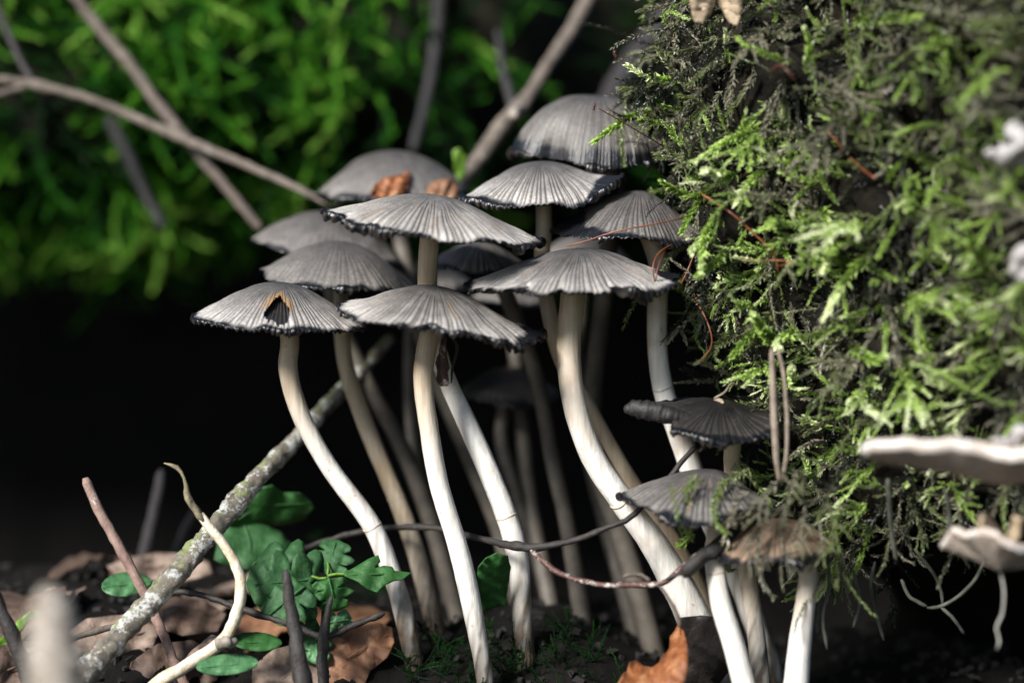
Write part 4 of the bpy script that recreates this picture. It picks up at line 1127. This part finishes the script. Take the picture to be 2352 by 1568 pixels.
for q, e in enumerate([((752, 1326, 3, 7), (735, 1328, 3, 7), (715, 1322, 3, 6)), ((752, 1322, 3, 7), (770, 1318, 3, 7), (800, 1318, 3, 6)), ((752, 1320, 3, 6), (754, 1302, 4, 6), (752, 1290, 5, 5))]):
    stick('x', '', '', list(e), 'leaf_lime', 0.02, 7, 12, seed=32 + q, parent=fr, part='leaf_stalk')

# brown leaves
rl = leaf('dead_leaf', 'curled rusty brown leaf hanging by its stalk from the wiry twig', 'dead leaf',
          [(1558, 1435), (1572, 1450), (1580, 1485), (1580, 1530), (1570, 1575), (1545, 1620), (1490, 1640), (1430, 1620), (1415, 1575), (1432, 1545), (1440, 1540), (1445, 1520), (1462, 1516), (1478, 1530), (1498, 1533), (1515, 1522), (1520, 1502), (1530, 1500), (1538, 1490), (1540, 1462), (1550, 1450)], 'leaf_rust', -17, (-6, -14), (-22, 10), 0.6, seed=41, midrib=[(1560, 1440), (1562, 1500), (1540, 1580)])
stick('x', '', '', [(1512, 1342, -15, 7), (1530, 1365, -16, 8), (1548, 1395, -17, 9), (1558, 1420, -17, 11), (1561, 1440, -17, 9)], 'bark_grey', 0.12, 7, seed=42, parent=rl, part='leaf_stalk')
leaf('dead_leaf', 'black rotten leaf hiding the foot of the thick white stem', 'dead leaf', [(1555, 1418), (1610, 1412), (1670, 1418), (1700, 1450), (1690, 1520), (1640, 1580), (1580, 1600), (1550, 1530), (1560, 1470)], 'leaf_black', -4, (4, 6), (10, 4), 0.6, seed=43)
leaf('dead_leaf', 'orange brown leaf lying behind the short dark twig stub', 'dead leaf', [(740, 1500), (770, 1462), (820, 1440), (868, 1430), (900, 1442), (906, 1475), (890, 1510), (850, 1540), (830, 1590), (760, 1600), (720, 1570)], 'leaf_orange', 6, (4, -11), (8, 6), 1.3, seed=44, midrib=[(735, 1570), (800, 1510), (895, 1455)])
leaf('dead_leaf', 'pale tan leaf spread flat beneath the thick dark stub', 'dead leaf', [(580, 1530), (630, 1490), (690, 1478), (740, 1500), (760, 1560), (740, 1620), (640, 1640), (580, 1600)], 'leaf_tan', 2, (2, -11), (6, 6), 1.0, seed=45, midrib=[(590, 1600), (660, 1550), (735, 1510)])
leaf('dead_leaf', 'curled brown leaf fragment leaning by the foot of the curled stem', 'dead leaf', [(415, 1525), (440, 1495), (470, 1470), (488, 1458), (500, 1462), (505, 1480), (490, 1500), (460, 1520), (430, 1540)], 'leaf_tan', 2, (6, -10), (0, 8), 0.6, seed=46)
leaf('dead_leaf', 'pinkish brown leaf lying far back beneath the dark hollow', 'dead leaf', [(245, 1300), (290, 1282), (350, 1270), (420, 1272), (480, 1290), (490, 1320), (420, 1335), (340, 1332), (270, 1322)], 'leaf_tan', 40, (4, -22), (0, 0), 1.2, seed=47, midrib=[(250, 1305), (360, 1298), (485, 1305)])
leaf('dead_leaf', 'reddish brown leaf under the lower end of the lichen spotted stick', 'dead leaf', [(300, 1520), (360, 1480), (440, 1470), (500, 1500), (500, 1560), (440, 1600), (330, 1610), (290, 1570)], 'leaf_brown', 4, (2, -12), (4, 6), 1.2, seed=48, midrib=[(300, 1590), (390, 1540), (495, 1505)])
leaf('dead_leaf', 'broad tan leaf lying between the pinkish stick and the pale stub', 'dead leaf', [(130, 1470), (200, 1420), (300, 1410), (370, 1440), (350, 1490), (270, 1530), (180, 1530), (130, 1505)], 'leaf_tan', 10, (4, -13), (4, 6), 1.2, seed=49, midrib=[(140, 1500), (240, 1470), (365, 1445)])
leaf('dead_leaf', 'brown leaf at the far left behind the pale stub', 'dead leaf', [(-40, 1500), (40, 1470), (110, 1480), (150, 1530), (120, 1580), (20, 1600), (-50, 1570)], 'leaf_brown', 0, (4, -12), (4, 6), 1.2, seed=50, midrib=[(-40, 1570), (40, 1530), (145, 1520)])
leaf('dead_leaf', 'dark brown leaf in the litter behind the lichen spotted stick', 'dead leaf', [(330, 1400), (400, 1370), (470, 1380), (520, 1410), (500, 1450), (420, 1460), (350, 1440)], 'leaf_brown', 22, (4, -26), (0, 6), 1.2, seed=51, midrib=[(340, 1440), (430, 1415), (515, 1405)])
leaf('dead_leaf', 'orange brown leaf scrap propped against the rear cap', 'dead leaf', [(978, 440), (990, 422), (1012, 412), (1040, 412), (1052, 432), (1048, 455), (1010, 462), (985, 458)], 'leaf_orange', 38, (2, -4), (4, 4), 0.5, seed=52)
leaf('dead_leaf', 'dark curled brown leaf scrap resting on the rear cap', 'dead leaf', [(848, 450), (860, 425), (885, 408), (920, 404), (938, 392), (942, 410), (938, 432), (925, 450), (890, 460)], 'leaf_rust', 36, (2, -6), (6, 8), 0.8, seed=53)

# filler litter on the ground
def litter():
    r = np.random.default_rng(77)
    spots = [(450, 1440, 16), (130, 1400, 30), (40, 1430, 22), (620, 1400, 30), (200, 1340, 54), (560, 1345, 48), (700, 1380, 44), (800, 1400, 36), (340, 1380, 46), (480, 1390, 40)]
    for i, (px, py, dd) in enumerate(spots):
        p = P(px, py, dd)
        # rest the leaf on the ground under that direction
        L = r.uniform(0.010, 0.016); W = L * r.uniform(0.5, 0.7); rot = r.uniform(0, 6.28)
        n, m = 13, 9
        V, ph = [], r.uniform(0, 6, 4)
        for a in range(n):
            t = a / (n - 1); w = W * math.sin(math.pi * (0.01 + 0.98 * t)) ** 0.75 * (1 + 0.06 * math.sin(40 * t + ph[0]))
            for b in range(m):
                s = b / (m - 1) * 2 - 1
                x = (t - 0.5) * 2 * L; y = s * w
                z = 0.0016 * math.sin(5 * t + ph[1]) + 0.35 * abs(s) * w * (0.35 + 0.3 * math.sin(3 * t + ph[2])) + 0.0005 * math.cos(t * 44) * abs(s)
                gx = p[0] + x * math.cos(rot) - y * math.sin(rot); gy = p[1] + x * math.sin(rot) + y * math.cos(rot)
                V.append((gx, gy, float(gh(gx, gy)) + 0.0010 + z + 0.001 * (i % 3)))
        F = [(a * m + b, a * m + b + 1, (a + 1) * m + b + 1, (a + 1) * m + b) for a in range(n - 1) for b in range(m - 1)]
        V = np.array(V); k = len(V)
        Vv = np.vstack([V, V - (0, 0, 0.0003)])
        F = F + [tuple(x + k for x in f[::-1]) for f in F]
        o = mk('dead_leaf', Vv, F, M[['leaf_brown', 'leaf_tan', 'leaf_brown', 'leaf_orange'][i % 4]])
        tag(o, 'flat dead leaf lying in the litter among the sticks', 'dead leaf', 'dead leaves of the litter')
litter()

# ------------------------------------------------------------------ litter crumbs and dim ground moss
def crumbs():
    r = np.random.default_rng(9)
    Vs, Fs, off = [], [], 0
    cube = np.array([(x, y, z) for x in (-1, 1) for y in (-1, 1) for z in (-1, 1)], float)
    cf = np.array([(0, 1, 3, 2), (4, 6, 7, 5), (0, 4, 5, 1), (2, 3, 7, 6), (0, 2, 6, 4), (1, 5, 7, 3)])
    for i in range(4000):
        x = r.uniform(-0.16, 0.14); y = r.uniform(-0.10, 0.22)
        s = np.array([r.uniform(.0003, .0013), r.uniform(.0003, .0009), r.uniform(.0002, .0006)])
        v = cube * s * r.uniform(0.6, 1.3, (8, 3))
        v = v @ orient(r.normal(0, 1, 3) * (1, 1, 0.3), r.uniform(0, 6)).T + (x, y, float(gh(x, y)) + 0.0006)
        Vs.append(v); Fs.append(cf + off); off += 8
    o = mk('soil_crumbs', np.vstack(Vs), np.vstack(Fs), M['crumb'], smooth=False)
    tag(o, 'dark crumbs and wood bits strewn over the soil', 'soil crumbs', kind='stuff')
M['crumb'] = simple('crumb', (0.002, 0.002, 0.0018), (0.011, 0.009, 0.007), 60, 0.85, 0)
crumbs()
def ground_moss():
    r = np.random.default_rng(19)
    it = []
    for (px, py, dd, k) in [(1110, 1500, 4, 26), (960, 1505, 8, 22), (1010, 1500, 14, 20), (1200, 1520, 8, 20), (1330, 1520, 10, 16), (1400, 1530, 4, 14), (820, 1060, 60, 12), (790, 1020, 60, 10), (1000, 1460, 20, 8), (1250, 1530, 2, 8)]:
        for i in range(k):
            p = P(px + r.normal(0, 28), py, dd + r.normal(0, 5)); p[2] = float(gh(p[0], p[1])) + (0 if py > 1300 else 0.0)
            it.append((r.choice(['wisp', 'feather']), int(r.integers(0, 50)), p, unit(np.array([r.normal(0, .7), r.normal(0, .5), 1.0])), r.uniform(-3, 3), r.uniform(0.25, 0.5), np.clip(r.normal(0.28, .08), .1, .8), 0.25))
    o = bake_shoots('ground_moss', it, M['bank_moss'])
    tag(o, 'low dark green moss on the soil round the stem bases', 'moss')
ground_moss()

# ------------------------------------------------------------------ fine things on the stump
def hair(part, pts, mat, seed, parent=None, w=5):
    def dep(a, b, d):
        q = a - stump_sil(b)
        if q < 0 or b > 1250: return d
        return min(d, ((stump_S(b, q) - CAM) @ FWD - DIST) * 1000 - 14)
    return stick('x', '', '', [(a, b, dep(a, b, d), w * (0.72 if mat in ('seta', 'capsule') else 1)) for (a, b, d) in pts], mat, 0.08, 6, seed=seed, parent=parent or STUMP, part=part)
hair('moss_seta', [(1612, 446, -14), (1680, 490, -16), (1730, 535, -18), (1775, 580, -18), (1790, 632, -16)], 'seta', 1, w=7)
hair('moss_seta', [(1300, 566, -2), (1350, 552, -4), (1420, 530, -6), (1500, 515, -6), (1570, 500, -2)], 'seta', 2, w=5)
hair('moss_seta', [(1518, 690, -10), (1505, 650, -11), (1500, 610, -11), (1515, 580, -8), (1545, 560, -2)], 'seta', 3, w=6)
hair('moss_seta', [(1505, 660, -11), (1512, 610, -10), (1530, 570, -5)], 'seta', 4, w=4)
hair('moss_seta', [(1610, 830, -6), (1635, 790, -8), (1625, 740, -8), (1600, 690, -4), (1590, 650, 4)], 'seta', 5, w=5)
hair('moss_seta', [(1560, 660, -2), (1580, 620, -3), (1600, 570, -2), (1620, 540, -2)], 'seta', 6, w=5)
hair('moss_seta', [(1480, 165, 2), (1440, 150, 0), (1415, 128, 0)], 'capsule', 7, w=4)
hair('capsule', [(1418, 134, 0), (1413, 124, 0), (1413, 116, 0)], 'capsule', 8, w=15)
hair('moss_seta', [(1366, 244, 0), (1420, 275, 0), (1480, 310, 2), (1530, 340, 6)], 'capsule', 9, w=4)
hair('capsule', [(1366, 238, 0), (1364, 246, 0), (1364, 254, 0)], 'capsule', 10, w=9)
hair('moss_seta', [(1700, 890, -10), (1680, 880, -12), (1665, 900, -12), (1640, 915, -12)], 'dry_grass', 11, w=5)
hair('moss_seta', [(2010, 410, -24), (1960, 370, -24), (1900, 300, -22)], 'seta', 12, w=8)
hair('moss_seta', [(1770, 165, -14), (1790, 150, -15), (1810, 165, -14), (1830, 190, -10)], 'capsule', 13, w=10)
hair('moss_seta', [(1790, 610, -20), (1830, 600, -22), (1700, 596, -16)], 'seta', 14, w=4)
g1 = stick('grass_stalk', 'flattened pale dry grass stalk hanging before the moss above the brown cap', 'grass stalk', [(1772, 800, -24, 10), (1774, 860, -24, 15), (1778, 960, -24, 16), (1784, 1060, -23, 14), (1792, 1110, -22, 12)], 'dry_grass', 0.08, 8, seed=61)
g2 = stick('grass_stalk', 'thinner dry grass stalk crossing just right of the flattened one', 'grass stalk', [(1786, 800, -25, 10), (1800, 860, -25, 10), (1808, 960, -25, 10), (1806, 1050, -24, 9), (1796, 1105, -23, 9)], 'dry_grass', 0.08, 8, seed=62)
for q, pts in enumerate([[(2010, 1290, -8), (2000, 1340, -6), (2010, 1400, -4), (2030, 1470, -4)], [(2100, 1260, -10), (2140, 1310, -8), (2160, 1350, -6), (2165, 1390, -6)],
                         [(2260, 1290, -16), (2240, 1330, -14), (2200, 1370, -12), (2160, 1392, -10), (2130, 1395, -8)], [(2160, 1392, -10), (2190, 1420, -10), (2215, 1455, -8)],
                         [(2070, 1330, -8), (2090, 1370, -8), (2130, 1392, -8)], [(1900, 1270, -14), (1905, 1340, -14), (1890, 1420, -14), (1900, 1490, -14)], [(2040, 1100, -24), (2046, 1200, -22), (2060, 1290, -18)],
                         [(1960, 1310, -10), (1975, 1380, -10), (1960, 1440, -10)], [(2170, 1120, -30), (2180, 1180, -28), (2176, 1240, -26)]]):
    hair('rootlet', pts, 'rootlet', 70 + q, w=9 if q != 6 else 13)
hair('rootlet', [(2298, 1310, -44), (2306, 1360, -44), (2302, 1410, -44), (2288, 1440, -44), (2296, 1470, -44), (2290, 1490, -44)], 'rootlet_pale', 80, w=6)
# moss strands lying on the caps
def cap_moss():
    r = np.random.default_rng(12)
    it = []
    for (a, b, da, db, k, tn) in [((1720, 1075), (1560, 1105), -14, -20, 'wisp', .55), ((1600, 1090), (1545, 1150), -20, -27, 'wisp', .62), ((1545, 1110), (1560, 1190), -24, -28, 'wisp', .6), ((1620, 1100), (1570, 1120), -20, -24, 'feather', .58),
                                  ((1720, 1130), (1630, 1160), -22, -28, 'wisp', .35), ((1780, 1150), (1680, 1200), -22, -30, 'feather', .3), ((1800, 1170), (1760, 1270), -24, -32, 'wisp', .3), ((1850, 1160), (1830, 1260), -24, -32, 'feather', .34),
                                  ((1760, 1180), (1700, 1280), -26, -32, 'wisp', .26), ((1740, 1210), (1690, 1300), -26, -32, 'feather', .25), ((1880, 1180), (1890, 1300), -22, -28, 'feather', .4), ((1900, 1250), (1880, 1400), -18, -20, 'wisp', .5), ((1890, 1330), (1868, 1470), -18, -20, 'wisp', .45),
                                  ((1800, 1100), (1720, 1130), -20, -28, 'feather', .33), ((1830, 1080), (1780, 1160), -22, -30, 'feather', .36), ((1690, 1060), (1740, 1100), -10, -18, 'wisp', .6), ((1770, 1250), (1730, 1310), -30, -34, 'feather', .24), ((1800, 1240), (1800, 1320), -31, -34, 'feather', .22), ((1900, 1150), (1930, 1260), -22, -30, 'feather', .5), ((1910, 1240), (1940, 1340), -18, -24, 'feather', .45)]:
        pa = P(*a, da); pb = P(*b, db); i = int(r.integers(0, 50))
        v = TEMPL[k][i % len(TEMPL[k])][0]
        it.append((k, i, pa, pb - pa, r.uniform(-.6, .6), np.clip(np.linalg.norm(pb - pa) / np.abs(v[:, 0]).max(), .4, 1.6), tn, .2))
    for i in range(20):
        a = (r.uniform(1690, 1960), r.uniform(1040, 1190)); k = r.choice(['feather', 'wisp'])
        da = -20 - 8 * r.uniform(); pa = P(*a, da); pb = P(a[0] + r.normal(-35, 40), a[1] + r.uniform(20, 90), da - r.uniform(2, 8))
        it.append((k, int(r.integers(0, 50)), pa, pb - pa, r.uniform(-3, 3), r.uniform(.3, .6), float(np.clip(r.normal(.32, .12), .1, .7)), .25))
    bake_shoots('hanging_moss', it, M['moss'], STUMP)
cap_moss()

# ------------------------------------------------------------------ bracket fungi
def bracket(label, cx, cy, dd, Rx, depth, thick, seed, tilt=(0, 0), lobes=0.08):
    """half-round shelf standing out of the stump towards the camera; Rx, depth, thick in mm"""
    root = empty('bracket_fungus', P(cx, cy, dd), label, 'bracket fungus')
    f = fnoise(seed, 7, 1); f2 = fnoise(seed + 1, 8, 2)
    n, m = 60, 10
    Rm = np.array(Matrix.Rotation(R_(tilt[0]), 3, 'X') @ Matrix.Rotation(R_(tilt[1]), 3, 'Y'))
    c = P(cx, cy, dd)
    def ring(s, z, a, k=1.0):
        rr = 1 + lobes * f(a) + 0.025 * s * f2(3 * a) + 0.012 * s * f(9 * a)
        x = Rx * s * rr * math.cos(a); y = -depth * s * rr * math.sin(a)
        return c + Rm @ (np.array([x, y, z + 1.8 * s * s * f2(a) + 0.35 * s * f(5 * a + 3 * s) + 0.18 * math.sin(40 * a + 23 * s)]) * 0.001)
    an = np.linspace(-0.25, math.pi + 0.25, n)
    def sheet(name, rows, mat):
        V = [ring(s, z, a) for (s, z) in rows for a in an]
        F = [(i * n + j, i * n + j + 1, (i + 1) * n + j + 1, (i + 1) * n + j) for i in range(len(rows) - 1) for j in range(n - 1)]
        mk(name, V, F, M[mat], root)
    ss = np.linspace(0.0, 0.90, 8)
    sheet('top', [(s, thick * 0.5 + 0.8 * (1 - s)) for s in ss], 'bracket_dirt')
    sheet('margin', [(0.90, thick * 0.5 + 0.08), (0.95, thick * 0.5), (0.99, thick * 0.28), (1.0, 0), (0.99, -thick * 0.28), (0.97, -thick * 0.5), (0.95, -thick * 0.55)], 'bracket')
    sheet('pore_surface', [(s, -thick * 0.55 - 3.5 * (0.95 - s)) for s in np.linspace(0.95, 0, 8)], 'bracket_pore')
    return root
bracket('large pale pinkish shelf fungus on the mossy stump', 2300, 1055, -52, 21, 15, 2.2, 5, (-13, 4), 0.26)
R2 = bracket('small curled cream shelf fungus below the large pale shelf', 2306, 1262, -46, 10, 9, 1.2, 9, (-20, 12), 0.32)
leaf('upright_lobe', '', '', [(2250, 1180), (2268, 1186), (2290, 1215), (2300, 1262), (2292, 1290), (2270, 1270), (2262, 1230), (2246, 1205)], 'petal', -50, (10, 4), (0, 0), 0.3, 0.0009, parent=R2, seed=91)
leaf('upright_lobe', '', '', [(2330, 1180), (2352, 1190), (2345, 1230), (2320, 1275), (2306, 1270), (2312, 1230)], 'petal', -48, (-8, 4), (0, 0), 0.3, 0.0009, parent=R2, seed=92)
def lump(label, pts, seed):
    Vs, Fs, off = [], [], 0
    r = np.random.default_rng(seed)
    bm = bmesh.new()
    for (px, py, dd, s) in pts:
        k = bmesh.ops.create_icosphere(bm, subdivisions=3, radius=s * 0.00068, matrix=Matrix.Translation(Vector(P(px, py, dd))))
    for v in bm.verts:
        q = v.co * 900
        v.co += Vector((math.sin(q.y + seed), math.sin(q.z * 1.1), math.sin(q.x * 0.9 + 2))) * 0.0006
    V = np.array([tuple(v.co) for v in bm.verts]); bm.verts.index_update()
    F = [tuple(x.index for x in f.verts) for f in bm.faces]; bm.free()
    tag(mk('crust_fungus', V, F, M['crust']), label, 'crust fungus')
M['crust'] = simple('crust_flesh', (0.24, 0.21, 0.19), (0.50, 0.49, 0.48), 500, 0.7, 0.0006)
lump('white lumpy crust fungus high on the mossy stump', [(2340, 330, -58, 4.6), (2318, 352, -58, 3.2), (2345, 362, -56, 3.4), (2290, 350, -58, 1.8), (2330, 300, -58, 2.6), (2275, 356, -58, 1.0)], 3)
lump('small white crust fungus midway up the stump', [(2345, 590, -60, 3.0), (2332, 615, -60, 2.2), (2350, 630, -60, 2.6)], 4)
lump('white knobs of fungus sitting on the large pale shelf', [(2310, 1015, -56, 2.2), (2295, 1010, -56, 1.6), (2345, 1000, -56, 2.4), (2330, 1018, -56, 1.8)], 5)
# withered cream stalks at the top of the stump
leaf('withered_stalk', 'cream withered mushroom stalk sticking out of the top of the moss', 'withered stalk', [(1580, -60), (1630, -60), (1632, 5), (1622, 35), (1608, 52), (1596, 55), (1588, 30), (1582, 0)], 'petal', -20, (6, 2), (16, 0), 0.3, 0.0012, seed=95)
leaf('withered_stalk', 'folded brownish withered stalk beside the cream stalk', 'withered stalk', [(1640, -60), (1700, -60), (1705, 10), (1698, 55), (1685, 60), (1672, 35), (1655, 5)], 'petal', -18, (-6, 2), (16, 0), 0.3, 0.0012, seed=96)

for o in bpy.data.objects:
    if '_w' in o: del o['_w']
